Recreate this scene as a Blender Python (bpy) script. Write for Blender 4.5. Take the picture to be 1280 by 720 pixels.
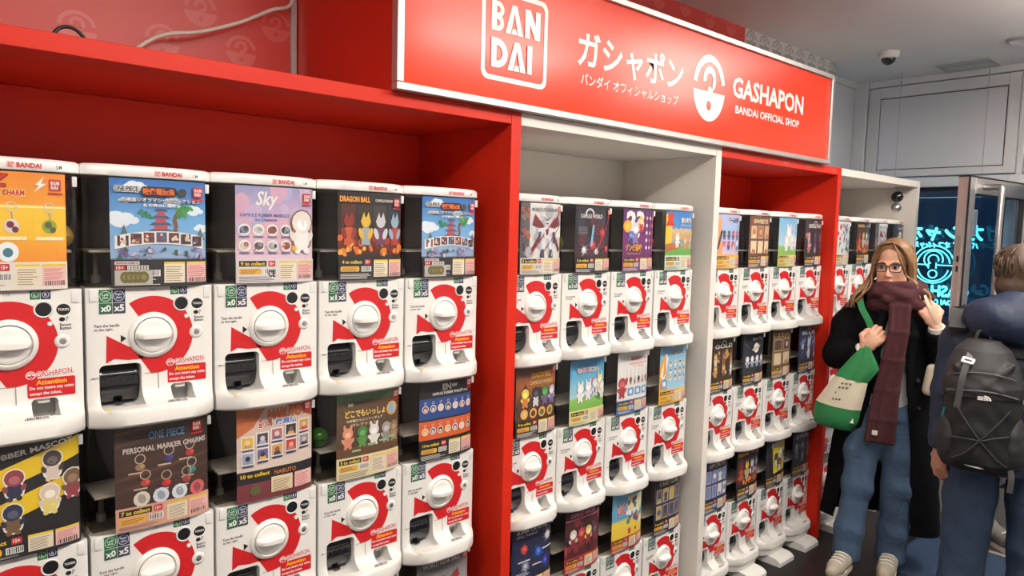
import bpy, bmesh, math, random
import numpy as np
from mathutils import Vector, Matrix

for o in list(bpy.data.objects): bpy.data.objects.remove(o, do_unlink=True)
SC = bpy.context.scene
COL = SC.collection
PI = math.pi

# ------------------------------------------------------------------ camera
yaw, pitch, roll = math.radians(41.8555), math.radians(4.67345), math.radians(1.47228)
fw = Vector((math.sin(yaw)*math.cos(pitch), math.cos(yaw)*math.cos(pitch), -math.sin(pitch)))
rt = Vector((math.cos(yaw), -math.sin(yaw), 0)); up = rt.cross(fw)
r2 = rt*math.cos(roll) + up*math.sin(roll); u2 = up*math.cos(roll) - rt*math.sin(roll)
cam_data = bpy.data.cameras.new('camera'); cam = bpy.data.objects.new('camera', cam_data); COL.objects.link(cam)
M = Matrix((( r2.x, u2.x, -fw.x, 0.0), (r2.y, u2.y, -fw.y, -1.76182), (r2.z, u2.z, -fw.z, 1.70), (0, 0, 0, 1)))
cam.matrix_world = M
cam_data.sensor_width = 36; cam_data.lens = 897.556*36/1280; cam_data.clip_start = 0.05; cam_data.clip_end = 200
SC.camera = cam

# ------------------------------------------------------------------ world, lights, exposure
W = bpy.data.worlds.new('dusk'); SC.world = W; W.use_nodes = True
bg = W.node_tree.nodes['Background']; bg.inputs[0].default_value = (0.10, 0.24, 0.50, 1); bg.inputs[1].default_value = 0.95
SC.view_settings.view_transform = 'Standard'; SC.view_settings.look = 'None'
SC.view_settings.gamma = 1; SC.view_settings.use_curve_mapping = False
SC.view_settings.exposure = 0.0

CEIL = 2.93
def area(name, loc, sx, sy, power, col=(1, .93, .84), rot=(0, 0, 0), spread=PI):
    l = bpy.data.lights.new(name, 'AREA'); l.shape = 'RECTANGLE'; l.size = sx; l.size_y = sy; l.energy = power; l.color = col; l.spread = spread
    o = bpy.data.objects.new(name, l); o.location = loc; o.rotation_euler = rot; COL.objects.link(o); return o
# suspended linear lamps in a row along the aisle: down light from each, plus an added upward fill to brighten ceiling and door wall
for i, x in enumerate((-0.7, 1.0, 2.7, 4.35)):
    area('lamp_down', (x, -1.45, CEIL-0.20), 1.1, 0.20, (25, 29, 30, 19)[i])
    area('ceiling_fill', (x, -1.45, CEIL-0.18), 1.3, 0.45, (24, 24, 34, 62)[i], rot=(PI, 0, 0))

# ------------------------------------------------------------------ helpers
def srgb(*c):
    if len(c) == 1: c = c[0]
    return tuple(((v/255)/12.92 if v/255 <= .04045 else ((v/255+.055)/1.055)**2.4) for v in c)
def mat(name, col, rough=.5, metal=0, spec=.5, coat=0, noise=0, nscale=8, bump=0, bscale=200, bump2=0, b2scale=20, emit=None, estr=0):
    m = bpy.data.materials.new(name); m.use_nodes = True; nt = m.node_tree; b = nt.nodes['Principled BSDF']
    b.inputs['Base Color'].default_value = (*col, 1); b.inputs['Roughness'].default_value = rough; b.inputs['Metallic'].default_value = metal
    b.inputs['Specular IOR Level'].default_value = spec; b.inputs['Coat Weight'].default_value = coat; b.inputs['Coat Roughness'].default_value = .15
    tc = None
    if noise or bump:
        tc = nt.nodes.new('ShaderNodeTexCoord')
    if noise:
        n = nt.nodes.new('ShaderNodeTexNoise'); n.inputs['Scale'].default_value = nscale; n.inputs['Detail'].default_value = 5
        nt.links.new(tc.outputs['Object'], n.inputs['Vector'])
        r = nt.nodes.new('ShaderNodeMapRange'); r.inputs['To Min'].default_value = 1-noise; r.inputs['To Max'].default_value = 1+noise*.6
        nt.links.new(n.outputs['Fac'], r.inputs['Value'])
        mx = nt.nodes.new('ShaderNodeMix'); mx.data_type = 'RGBA'; mx.blend_type = 'MULTIPLY'; mx.inputs[0].default_value = 1
        mx.inputs[6].default_value = (*col, 1); nt.links.new(r.outputs[0], mx.inputs[7]); nt.links.new(mx.outputs[2], b.inputs['Base Color'])
    if bump:
        n2 = nt.nodes.new('ShaderNodeTexNoise'); n2.inputs['Scale'].default_value = bscale; n2.inputs['Detail'].default_value = 3
        nt.links.new(tc.outputs['Object'], n2.inputs['Vector'])
        bp = nt.nodes.new('ShaderNodeBump'); bp.inputs['Strength'].default_value = bump; bp.inputs['Distance'].default_value = .002
        nt.links.new(n2.outputs['Fac'], bp.inputs['Height']); nt.links.new(bp.outputs[0], b.inputs['Normal'])
        if bump2:
            n3 = nt.nodes.new('ShaderNodeTexNoise'); n3.inputs['Scale'].default_value = b2scale; n3.inputs['Detail'].default_value = 3; n3.inputs['Distortion'].default_value = .8
            nt.links.new(tc.outputs['Object'], n3.inputs['Vector']); bq = nt.nodes.new('ShaderNodeBump'); bq.inputs['Strength'].default_value = bump2; bq.inputs['Distance'].default_value = .03
            nt.links.new(n3.outputs['Fac'], bq.inputs['Height']); nt.links.new(bq.outputs[0], bp.inputs['Normal'])
    if emit: b.inputs['Emission Color'].default_value = (*emit, 1); b.inputs['Emission Strength'].default_value = estr
    return m
def glassy(name, tint, ior=1.45, rough=.03, glosscol=(1, 1, 1)):
    m = bpy.data.materials.new(name); m.use_nodes = True; nt = m.node_tree; nt.nodes.clear()
    out = nt.nodes.new('ShaderNodeOutputMaterial'); mix = nt.nodes.new('ShaderNodeMixShader'); fr = nt.nodes.new('ShaderNodeFresnel')
    # thin sheet: the same reflection from either side of a face
    ge = nt.nodes.new('ShaderNodeNewGeometry'); mr = nt.nodes.new('ShaderNodeMapRange'); mr.inputs['To Min'].default_value = ior; mr.inputs['To Max'].default_value = 1/ior
    nt.links.new(ge.outputs['Backfacing'], mr.inputs['Value']); nt.links.new(mr.outputs[0], fr.inputs[0])
    t = nt.nodes.new('ShaderNodeBsdfTransparent'); t.inputs[0].default_value = (*tint, 1)
    g = nt.nodes.new('ShaderNodeBsdfGlossy'); g.inputs[0].default_value = (*glosscol, 1); g.inputs['Roughness'].default_value = rough
    nt.links.new(fr.outputs[0], mix.inputs[0]); nt.links.new(t.outputs[0], mix.inputs[1]); nt.links.new(g.outputs[0], mix.inputs[2]); nt.links.new(mix.outputs[0], out.inputs[0])
    return m
def print_mat(name, rough=.4, coat=0):
    m = bpy.data.materials.new(name); m.use_nodes = True; nt = m.node_tree; b = nt.nodes['Principled BSDF']
    a = nt.nodes.new('ShaderNodeVertexColor'); a.layer_name = 'Col'; nt.links.new(a.outputs[0], b.inputs['Base Color'])
    b.inputs['Roughness'].default_value = rough; b.inputs['Coat Weight'].default_value = coat; b.inputs['Coat Roughness'].default_value = .08
    return m
MT = dict(
    white=mat('white_plastic', (.76, .745, .715), .32, coat=.2),
    facewhite=mat('face_white_plastic', (.72, .715, .70), .4),
    dialwhite=mat('dial_white_plastic', (.80, .785, .75), .25, coat=.4),
    black=mat('black_plastic', (.012, .012, .014), .3),
    chute=mat('glossy_black_plastic', (.010, .010, .013), .16, coat=.5),
    darkin=mat('dark_interior_plastic', (.11, .095, .08), .5, noise=.5, nscale=9),
    grey=mat('grey_plastic', (.33, .335, .33), .4),
    red=mat('red_laminate', (.64, .024, .008), .42, spec=.28, noise=.06, nscale=3),
    whitelam=mat('white_laminate', (.74, .70, .65), .42, noise=.04, nscale=3),
    signred=mat('sign_red_film', (.88, .042, .006), .22, spec=.42),
    alu=mat('brushed_aluminium', (.62, .60, .58), .35, metal=.85, noise=.1, nscale=40),
    steel=mat('brushed_steel', (.55, .53, .51), .28, metal=1, noise=.08, nscale=60),
    frame=mat('pale_grey_aluminium_frame', (.64, .64, .66), .45, noise=.04, nscale=4),
    panelwhite=mat('pale_grey_panel', (.66, .67, .71), .5, noise=.03, nscale=2),
    seal=mat('black_rubber_seal', (.012, .012, .013), .6),
    wall=mat('painted_wall', (.66, .66, .67), .7, noise=.03, nscale=2),
    ceil=mat('painted_ceiling', (.76, .74, .73), .8, noise=.03, nscale=2),
    wallred=mat('red_wallpaper', (.66, .070, .058), .34, spec=.42, noise=.05, nscale=3),
    wallwhite=mat('white_wallpaper', (.62, .60, .58), .45, noise=.04, nscale=3),
    floor=mat('dark_floor', (.010, .009, .010), .30, spec=.3, noise=.3, nscale=6),
    bluemat=mat('blue_mat', (.020, .045, .10), .6, bump=.5, bscale=400),
    grille=mat('ribbed_entrance_mat', (.06, .055, .05), .6),
    smoky=glassy('smoky_case_plastic', (.66, .63, .58), 1.5, .04),
    glass=glassy('window_glass', (.80, .86, .90), 1.45, .01),
    acrylic=glassy('clear_acrylic', (.93, .95, .96), 1.3, .02),
    print=print_mat('printed_sheet', .35, .25), printmatte=print_mat('printed_label', .45), paper=print_mat('wallpaper_print', .34),
    neon=mat('cyan_neon', (.1, .5, .6), .4, emit=(.10, .78, .95), estr=2.4),
    street=mat('street_paving', (.10, .10, .11), .8, noise=.2, nscale=3),
    facade=mat('street_facade', (.10, .13, .17), .8, noise=.15, nscale=1),
    facadelit=mat('pale_facade_column', (.30, .36, .42), .8),
    cablew=mat('white_cable', (.75, .70, .62), .45), cableb=mat('black_cable', (.01, .01, .01), .4),
)

def tagit(o, label=None, cat=None, group=None, kind=None):
    if label: o['label'] = label
    if cat: o['category'] = cat
    if group: o['group'] = group
    if kind: o['kind'] = kind
    return o
def empty(name, loc=(0, 0, 0), rz=0, label=None, cat=None, group=None):
    o = bpy.data.objects.new(name, None); o.location = loc; o.rotation_euler = (0, 0, rz); o.empty_display_size = .05; COL.objects.link(o)
    return tagit(o, label, cat, group)
def link(name, me, m=None, parent=None, loc=None):
    o = bpy.data.objects.new(name, me); COL.objects.link(o)
    if m is not None and not me.materials: me.materials.append(m)
    if parent: o.parent = parent
    if loc is not None: o.location = loc
    return o
def smooth(me, ang=35):
    me.polygons.foreach_set('use_smooth', [True]*len(me.polygons)); me.set_sharp_from_angle(angle=math.radians(ang)); return me
def fin(bm, name, ang=35, sm=True):
    bmesh.ops.recalc_face_normals(bm, faces=bm.faces)
    me = bpy.data.meshes.new(name); bm.to_mesh(me); bm.free()
    if sm: smooth(me, ang)
    return me
def add_box(bm, a, b, bev=0, seg=2):
    t = bmesh.new(); bmesh.ops.create_cube(t, size=1)
    for v in t.verts: v.co = Vector([(a[i]+b[i])/2 + v.co[i]*(b[i]-a[i]) for i in range(3)])
    if bev: bmesh.ops.bevel(t, geom=list(t.edges), offset=bev, segments=seg, profile=.6, affect='EDGES', clamp_overlap=True)
    me = bpy.data.meshes.new('t'); t.to_mesh(me); t.free(); bm.from_mesh(me); bpy.data.meshes.remove(me)
def box_me(name, a, b, bev=.002, seg=1):
    bm = bmesh.new(); add_box(bm, a, b, bev, seg); return fin(bm, name)
def add_lathe(bm, prof, n=24, M=Matrix()):
    """prof: list of (r, h); axis local z, placed by matrix M"""
    rings = []
    for r, h in prof:
        if r < 1e-6: rings.append([bm.verts.new(M @ Vector((0, 0, h)))])
        else: rings.append([bm.verts.new(M @ Vector((r*math.cos(2*PI*k/n), r*math.sin(2*PI*k/n), h))) for k in range(n)])
    for A, B in zip(rings, rings[1:]):
        for k in range(n):
            j = (k+1) % n
            if len(A) == 1 and len(B) == 1: continue
            if len(A) == 1: bm.faces.new((A[0], B[k], B[j]))
            elif len(B) == 1: bm.faces.new((A[k], A[j], B[0]))
            else: bm.faces.new((A[k], A[j], B[j], B[k]))
def frame_for(d):
    d = d.normalized(); a = Vector((0, 0, 1)) if abs(d.z) < .9 else Vector((1, 0, 0)); x = a.cross(d).normalized(); return x, d.cross(x)
def add_tube(bm, pts, r, n=10, caps=True):
    pts = [Vector(p) for p in pts]; rs = r if isinstance(r, (list, tuple)) else [r]*len(pts); rings = []; x = None
    for i, p in enumerate(pts):
        d = (pts[min(i+1, len(pts)-1)] - pts[max(i-1, 0)]).normalized()
        if x is None: x, _ = frame_for(d)
        x = (x - d*x.dot(d)).normalized(); y = d.cross(x)
        rings.append([bm.verts.new(p + (x*math.cos(2*PI*k/n) + y*math.sin(2*PI*k/n))*rs[i]) for k in range(n)])
    for A, B in zip(rings, rings[1:]):
        for k in range(n): bm.faces.new((A[k], A[(k+1) % n], B[(k+1) % n], B[k]))
    if caps: bm.faces.new(rings[0][::-1]); bm.faces.new(rings[-1])
def spline(pts, n=8):
    P = [Vector(p) for p in pts]; P = [P[0]*2-P[1]] + P + [P[-1]*2-P[-2]]; out = []
    for i in range(1, len(P)-2):
        for k in range(n):
            t = k/n; a, b, c, d = P[i-1:i+3]
            out.append(.5*((2*b) + (c-a)*t + (2*a-5*b+4*c-d)*t*t + (3*b-a-3*c+d)*t**3))
    out.append(P[-2]); return out
def tube_me(name, pts, r, n=10):
    bm = bmesh.new(); add_tube(bm, pts, r, n); return fin(bm, name, 60)
def add_prism(bm, poly, axis, a, b):
    """poly of 2D points; axis 0: (y,z), 1: (x,z), 2: (x,y)"""
    def P(p, t): return Vector((t, p[0], p[1]) if axis == 0 else (p[0], t, p[1]) if axis == 1 else (p[0], p[1], t))
    A = [bm.verts.new(P(p, a)) for p in poly]; B = [bm.verts.new(P(p, b)) for p in poly]; n = len(poly)
    bm.faces.new(A); bm.faces.new(B[::-1])
    for i in range(n): bm.faces.new((A[i], B[i], B[(i+1) % n], A[(i+1) % n]))
def rrect(x0, y0, x1, y1, r, n=5):
    out = []
    for cx, cy, a0 in ((x1-r, y1-r, 0), (x0+r, y1-r, 90), (x0+r, y0+r, 180), (x1-r, y0+r, 270)):
        for k in range(n+1):
            a = math.radians(a0+90*k/n); out.append((cx+r*math.cos(a), cy+r*math.sin(a)))
    return out
def boolean_cut(me, cutters):
    o = bpy.data.objects.new('t', me); COL.objects.link(o); cs = []
    for c in cutters:
        k = bpy.data.objects.new('c', c); COL.objects.link(k); cs.append(k)
        md = o.modifiers.new('b', 'BOOLEAN'); md.operation = 'DIFFERENCE'; md.solver = 'EXACT'; md.object = k
    dg = bpy.context.evaluated_depsgraph_get(); res = bpy.data.meshes.new_from_object(o.evaluated_get(dg))
    for k in cs+[o]: bpy.data.objects.remove(k, do_unlink=True)
    return res

# ------------------------------------------------------------------ flat printing: coloured polygons on a sheet
_tc = {}
def text2d(s, bold=0.0):
    key = (s, bold)
    if key in _tc: return _tc[key]
    cu = bpy.data.curves.new('t', 'FONT'); cu.body = s; cu.size = 1; cu.resolution_u = 2; cu.offset = bold
    cu.align_x = 'LEFT'
    o = bpy.data.objects.new('t', cu); COL.objects.link(o)
    dg = bpy.context.evaluated_depsgraph_get(); me = bpy.data.meshes.new_from_object(o.evaluated_get(dg))
    bpy.data.objects.remove(o, do_unlink=True); bpy.data.curves.remove(cu)
    V = [(v.co.x, v.co.y) for v in me.vertices]; F = [tuple(p.vertices) for p in me.polygons]; bpy.data.meshes.remove(me)
    if V:
        x0 = min(v[0] for v in V); x1 = max(v[0] for v in V); y0 = min(v[1] for v in V); y1 = max(v[1] for v in V)
    else: x0 = y0 = 0; x1 = y1 = 1
    _tc[key] = (V, F, x0, x1, y0, y1); return _tc[key]
class Print:
    def __init__(s): s.V = []; s.F = []; s.C = []; s.k = 0
    def poly(s, pts, col, cols=None, tris=None):
        b = len(s.V); s.V += [(p[0], p[1], s.k) for p in pts]; s.k += 1
        fs = tris or [tuple(range(len(pts)))]
        for f in fs:
            s.F.append(tuple(i+b for i in f)); s.C.append([cols[i] for i in f] if cols else [col]*len(f))
        return s
    def rect(s, x0, y0, x1, y1, col, col2=None, nx=1):
        n = nx; P = [(x0+(x1-x0)*i/n, y0) for i in range(n+1)] + [(x0+(x1-x0)*i/n, y1) for i in range(n+1)]
        cols = [col]*(n+1) + [col2 or col]*(n+1)
        return s.poly(P, col, cols, [(i, i+1, n+2+i, n+1+i) for i in range(n)])
    def ell(s, cx, cy, rx, ry, col, n=14, rot=0):
        c, q = math.cos(rot), math.sin(rot); P = []
        for k in range(n):
            a = 2*PI*k/n; x, y = rx*math.cos(a), ry*math.sin(a); P.append((cx+x*c-y*q, cy+x*q+y*c))
        return s.poly(P, col)
    def arc(s, cx, cy, r0, r1, a0, a1, col, n=18, asp=1):
        P = []
        for k in range(n+1):
            a = math.radians(a0+(a1-a0)*k/n); P.append((cx+r0*math.cos(a)*asp, cy+r0*math.sin(a)))
        for k in range(n+1):
            a = math.radians(a0+(a1-a0)*k/n); P.append((cx+r1*math.cos(a)*asp, cy+r1*math.sin(a)))
        return s.poly(P, col, None, [(k, k+1, n+2+k, n+1+k) for k in range(n)])
    def rr(s, x0, y0, x1, y1, r, col): return s.poly(rrect(x0, y0, x1, y1, r, 3), col)
    def line(s, pts, w, col):
        for a, b in zip(pts, pts[1:]):
            d = Vector((b[0]-a[0], b[1]-a[1])); L = d.length or 1; n = (-d.y/L*w/2, d.x/L*w/2)
            s.poly([(a[0]+n[0], a[1]+n[1]), (a[0]-n[0], a[1]-n[1]), (b[0]-n[0], b[1]-n[1]), (b[0]+n[0], b[1]+n[1])], col)
        return s
    def text(s, t, x0, y0, x1, y1, col, bold=.012, slant=0, rot=0):
        """text stretched to fill the box"""
        V, F, a0, a1, b0, b1 = text2d(t, bold); sx = (x1-x0)/max(a1-a0, 1e-6); sy = (y1-y0)/max(b1-b0, 1e-6)
        P = [((v[0]-a0)*sx + (v[1]-b0)*sy*slant, (v[1]-b0)*sy) for v in V]
        c, q = math.cos(rot), math.sin(rot)
        if P: s.poly([(x0+x*c-y*q, y0+x*q+y*c) for x, y in P], col, None, F)
        return s
    def mesh(s, name, f, m):
        me = bpy.data.meshes.new(name)
        me.from_pydata([f(*v) for v in s.V], [], s.F)
        at = me.color_attributes.new('Col', 'FLOAT_COLOR', 'CORNER')
        at.data.foreach_set('color', [x for fc in s.C for c in fc for x in (*c, 1.0)])
        me.materials.append(m); return me
def front_map(y, step=6e-5): return lambda a, b, k: (a, y - k*step, b)

def bandai_mark(P, cx, cy, s, fg, frame=True, asp=1.0):
    """rounded square with BAN over DAI; s = half side"""
    def X(u): return cx+u*s*asp
    def Y(v): return cy+v*s
    def pl(L): P.poly([(X(u), Y(v)) for u, v in L], fg)
    def A(u0, u1, v0, v1):   # crossbar-less A
        m = (u0+u1)/2; w = (u1-u0)*.30
        P.poly([(X(a), Y(b)) for a, b in ((u0, v0), (u0+w, v0), (m, v1-w*1.0), (u1-w, v0), (u1, v0), (m+w*.45, v1), (m-w*.45, v1))], fg, None, [(0, 1, 2, 6), (2, 3, 4, 5), (2, 5, 6)])
        P.poly([(X(m-w*.55), Y(v0)), (X(m+w*.55), Y(v0)), (X(m+w*.3), Y(v0+w*.8)), (X(m-w*.3), Y(v0+w*.8))], fg)
    if frame:
        o = rrect(X(-1), Y(-1), X(1), Y(1), .2*s, 4); i = rrect(X(-.89), Y(-.89), X(.89), Y(.89), .13*s, 4); n = len(o)
        P.poly(o+i, fg, None, [(k, (k+1) % n, n+(k+1) % n, n+k) for k in range(n)])
    # BAN
    T0, T1 = .08, .72; D0, D1 = -.72, -.08; st = .15
    pl([(-.72, T0), (-.72+st, T0), (-.72+st, T1), (-.72, T1)])
    for (v0, v1) in ((T0, T0+.36), (T0+.28, T1)):
        m = (v0+v1)/2; r = (v1-v0)/2; P.arc(X(-.54), Y(m), r*s*.40, r*s, -90, 90, fg, 10, asp)
        for w0, w1 in ((v0, v0+r*.6), (v1-r*.6, v1)): pl([(-.72, w0), (-.54, w0), (-.54, w1), (-.72, w1)])
    A(-.32, .22, T0, T1)
    pl([(.27, T0), (.27+st, T0), (.27+st, T1), (.27, T1)]); pl([(.60, T0), (.60+st, T0), (.60+st, T1), (.60, T1)])
    pl([(.27, T1), (.27+st*1.1, T1), (.60+st, T0), (.60-st*.1, T0)])
    # DAI
    pl([(-.72, D0), (-.72+st, D0), (-.72+st, D1), (-.72, D1)])
    P.arc(X(-.56), Y((D0+D1)/2), .17*s, .32*s, -90, 90, fg, 12, asp)
    pl([(-.72, D0), (-.56, D0), (-.56, D0+.15), (-.72, D0+.15)]); pl([(-.72, D1-.15), (-.56, D1-.15), (-.56, D1), (-.72, D1)])
    A(-.24, .32, D0, D1)
    pl([(.36, D0), (.36+st, D0), (.36+st, D1), (.36, D1)])
def gasha_mark(P, cx, cy, r, fg, bgc, asp=1.0, ry=None):
    """capsule emblem: open ring above, solid half below, question mark across"""
    ry = ry or r
    def sq(L): return [(cx+x*asp, cy+y) for x, y in L]
    P.arc(cx, cy, r*.78, r, 12, 172, fg, 20, asp)
    n = 18; P.poly(sq([(r*math.cos(math.radians(-6-(168*k/n))), r*math.sin(math.radians(-6-(168*k/n)))) for k in range(n+1)]), fg)
    P.arc(cx, cy+r*.26, r*.20, r*.40, -50, 195, fg, 14, asp)
    P.poly(sq([(-.02*r, -.12*r), (.20*r, -.12*r), (.20*r, .14*r), (.30*r, .02*r), (.0*r, .02*r)]), fg)
    P.poly(sq([(-.10*r, -.25*r), (.12*r, -.25*r), (.12*r, .08*r), (-.10*r, .02*r)]), fg)
    P.ell(cx+.0*asp, cy-.52*r, .15*r*asp, .15*r, bgc, 12)
# ================================================================== the setting
XW = 5.95; YB = .605; FRONT = -3.4; LEFT = -3.2
def struct(name, me, m, parent=None): return tagit(link(name, me, m, parent), kind='structure') if not parent else link(name, me, m, parent)
struct('floor', box_me('floor', (LEFT, FRONT, -.06), (XW+.1, .95, 0), 0), MT['floor'])
struct('ceiling', box_me('ceiling', (LEFT, FRONT, CEIL), (XW+.1, .95, CEIL+.08), 0), MT['ceil'])
wb = struct('wall_back', box_me('wall_back', (LEFT, YB+.004, 0), (5.14, YB+.10, CEIL), 0), MT['wall'])
link('red_wallpaper', box_me('red_wallpaper', (LEFT, YB, 1.9), (3.93, YB+.004, CEIL), 0), MT['wallred'], wb)
link('white_wallpaper', box_me('white_wallpaper', (3.93, YB, 1.9), (5.14, YB+.004, CEIL), 0), MT['wallwhite'], wb)
rng = random.Random(3)
P = Print(); row = 0; z = 2.10
while z < 2.93:
    x = -.35 + (.115 if row % 2 else 0)
    while x < 3.86:
        P.k = 0; gasha_mark(P, x+rng.uniform(-.02, .02), z+rng.uniform(-.02, .02), .050, (.70, .125, .11), (.66, .070, .058)); x += .23
    z += .135; row += 1
for i, v in enumerate(P.V): P.V[i] = (v[0], v[1], v[2] % 8)
link('wallpaper_emblem', P.mesh('wallpaper_emblem', front_map(YB-.0006), MT['paper']), None, wb)
P = Print(); row = 0; z = 2.03
while z < 2.93:
    x = 4.0 + (.08 if row % 2 else 0)
    while x < 5.10:
        P.k = 0; gasha_mark(P, x, z, .058, (.36, .33, .32), (.62, .60, .58)); x += .155
    z += .14; row += 1
for i, v in enumerate(P.V): P.V[i] = (v[0], v[1], v[2] % 8)
link('wallpaper_emblem', P.mesh('wallpaper_emblem', front_map(YB-.0006), MT['paper']), None, wb)
struct('wall_recess', box_me('wall_recess', (5.14, .80, 0), (XW+.1, .95, CEIL), 0), MT['panelwhite'])
struct('trim_1', box_me('trim_1', (5.14, .775, CEIL-.05), (XW, .80, CEIL), .004), MT['frame'])
struct('wall_front', box_me('wall_front', (LEFT, FRONT-.1, 0), (XW+.1, FRONT, CEIL), 0), MT['wall'])
struct('wall_left', box_me('wall_left', (LEFT-.1, FRONT, 0), (LEFT, .7, CEIL), 0), MT['wall'])
struct('wall_right', box_me('wall_right', (XW, FRONT, 0), (XW+.1, -1.50, CEIL), 0), MT['wall'])

# door wall framing: corner post, head, transom bar, jambs
bm = bmesh.new()
for a, b in (((XW-.03, .70, 0), (XW+.08, .80, CEIL)), ((XW, -1.50, 2.88), (XW+.08, .70, CEIL)), ((XW-.015, -1.50, 2.095), (XW+.08, .70, 2.17)),
             ((XW-.02, -.365, 0), (XW+.08, -.285, 2.17)), ((XW-.01, -.365, 2.17), (XW+.08, -.325, 2.88)), ((XW-.02, -1.50, 0), (XW+.08, -1.42, CEIL)),
             ((XW, .63, .10), (XW+.08, .70, 2.10)), ((XW, -.29, 0), (XW+.08, .70, .10))):
    add_box(bm, a, b, .004, 1)
struct('trim_2', fin(bm, 'trim_2'), MT['frame'])
def transom(name, y0, y1):
    t = tagit(empty(name, (XW, (y0+y1)/2, 2.17)), kind='structure')
    def B(nm, a, b, m, bev=.004):
        o = link(nm, box_me(nm, (a[0], a[1]-(y0+y1)/2, a[2]-2.17), (b[0], b[1]-(y0+y1)/2, b[2]-2.17), bev), MT[m], t); return o
    B('stile', (-.005, y0, 2.18), (.05, y0+.075, 2.872), 'frame'); B('stile', (-.005, y1-.085, 2.18), (.05, y1, 2.872), 'frame')
    B('rail', (-.005, y0+.075, 2.18), (.05, y1-.085, 2.235), 'frame'); B('rail', (-.005, y0+.075, 2.79), (.05, y1-.085, 2.872), 'frame')
    B('gasket', (.012, y0+.075, 2.235), (.02, y1-.085, 2.79), 'seal', 0)
    B('infill_panel', (.004, y0+.083, 2.241), (.012, y1-.091, 2.783), 'panelwhite', .001)
transom('window_1', -.322, .695); transom('window_2', -1.415, -.368)
w3 = tagit(empty('window_3', (XW, .17, .1)), kind='structure')
link('pane', box_me('pane', (.03, -.46, 0), (.038, .46, 1.995), 0), MT['glass'], w3)
bm = bmesh.new()
for a, b in (((.02, -.455, 0), (.05, -.43, 1.995)), ((.02, .43, 0), (.05, .46, 1.995)), ((.02, -.43, 0), (.05, .43, .03)), ((.02, -.43, 1.965), (.05, .43, 1.995))): add_box(bm, a, b)
link('glazing_bead', fin(bm, 'glazing_bead'), MT['seal'], w3)

# open door leaf, hinged at the right, swung into the shop
d1 = tagit(empty('door_1', (5.935, -.380, .012), math.radians(-5.4)), kind='structure')
L = 1.015; T = -.06; HZ = 2.075
link('stile', box_me('stile', (-L, T, 0), (-L+.105, 0, HZ), .004), MT['alu'], d1)
link('stile', box_me('stile', (-.10, T, 0), (0, 0, HZ), .004), MT['alu'], d1)
link('rail', box_me('rail', (-L+.105, T, HZ-.10), (-.10, 0, HZ), .004), MT['alu'], d1)
link('rail', box_me('rail', (-L+.105, T, 0), (-.10, 0, .16), .004), MT['alu'], d1)
link('pane', box_me('pane', (-L+.105, -.034, .16), (-.10, -.026, HZ-.10), 0), MT['glass'], d1)
bm = bmesh.new()
for a, b in (((-L-.004, T-.006, 0), (-L+.008, T, HZ)), ((-L, T-.003, HZ), (0, 0, HZ+.006)), ((-L+.105, T+.01, .16), (-L+.112, -.01, HZ-.1)), ((-L+.105, T+.01, HZ-.107), (-.1, -.01, HZ-.1)), ((-.107, T+.01, .16), (-.1, -.01, HZ-.1))): add_box(bm, a, b)
link('seal', fin(bm, 'seal'), MT['seal'], d1)
lp = link('lock_plate', box_me('lock_plate', (-L-.006, -.045, .95), (-L, -.015, 1.72), .002), MT['steel'], d1)
bm = bmesh.new()
for z in (1.10, 1.20, 1.50, 1.56): add_box(bm, (-L-.0075, -.036, z), (-L-.005, -.024, z+.035), .0005)
link('latch_slot', fin(bm, 'latch_slot'), MT['black'], lp)
h = link('handle', tube_me('handle', [(-.80, T-.002, 2.02), (-.80, T-.085, 2.02), (-.80, T-.095, 2.017), (-.80, T-.10, 2.008), (-.80, T-.10, 1.5), (-.80, T-.10, .60), (-.80, T-.095, .585), (-.80, T-.085, .58), (-.80, T-.002, .58)], .018, 14), MT['steel'], d1)
notice = Print(); notice.rect(-.855, 1.72, -.80, 1.88, (.45, .5, .55)); notice.rect(-.85, 1.725, -.805, 1.875, (.10, .14, .2))
link('notice_sticker', notice.mesh('notice_sticker', front_map(-.036), MT['printmatte']), None, d1)

# entrance mats
g = empty('entrance_mat', (4.5, -.2, 0), 0, 'dark ribbed entrance mat with a pale metal edge before the door', 'mat')
link('edge_strip', box_me('edge_strip', (0, -1.25, 0), (.03, 0, .014), .003), MT['alu'], g)
link('edge_strip', box_me('edge_strip', (.03, 0, 0), (1.25, .03, .014), .003), MT['alu'], g)
link('backing', box_me('backing', (.03, -1.25, 0), (1.25, 0, .003), 0), MT['seal'], g)
for i in range(58):
    x = .036+i*.021
    if i == 0: rib = box_me('rib', (0, -1.25, .003), (.012, 0, .012), .002)
    link('rib', rib, MT['grille'], g, (x, 0, 0))
tagit(link('blue_mat', box_me('blue_mat', (3.86, -1.75, 0), (4.495, -.37, .006), .002), MT['bluemat']), 'dark blue floor mat in front of the ribbed entrance mat', 'mat')

# street outside
struct('street', box_me('street', (XW+.1, -14, -.10), (22, 16, -.04), 0), MT['street'])
struct('street_front', box_me('street_front', (15, -14, -.05), (15.5, 16, 7), 0), MT['facade'])

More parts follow.
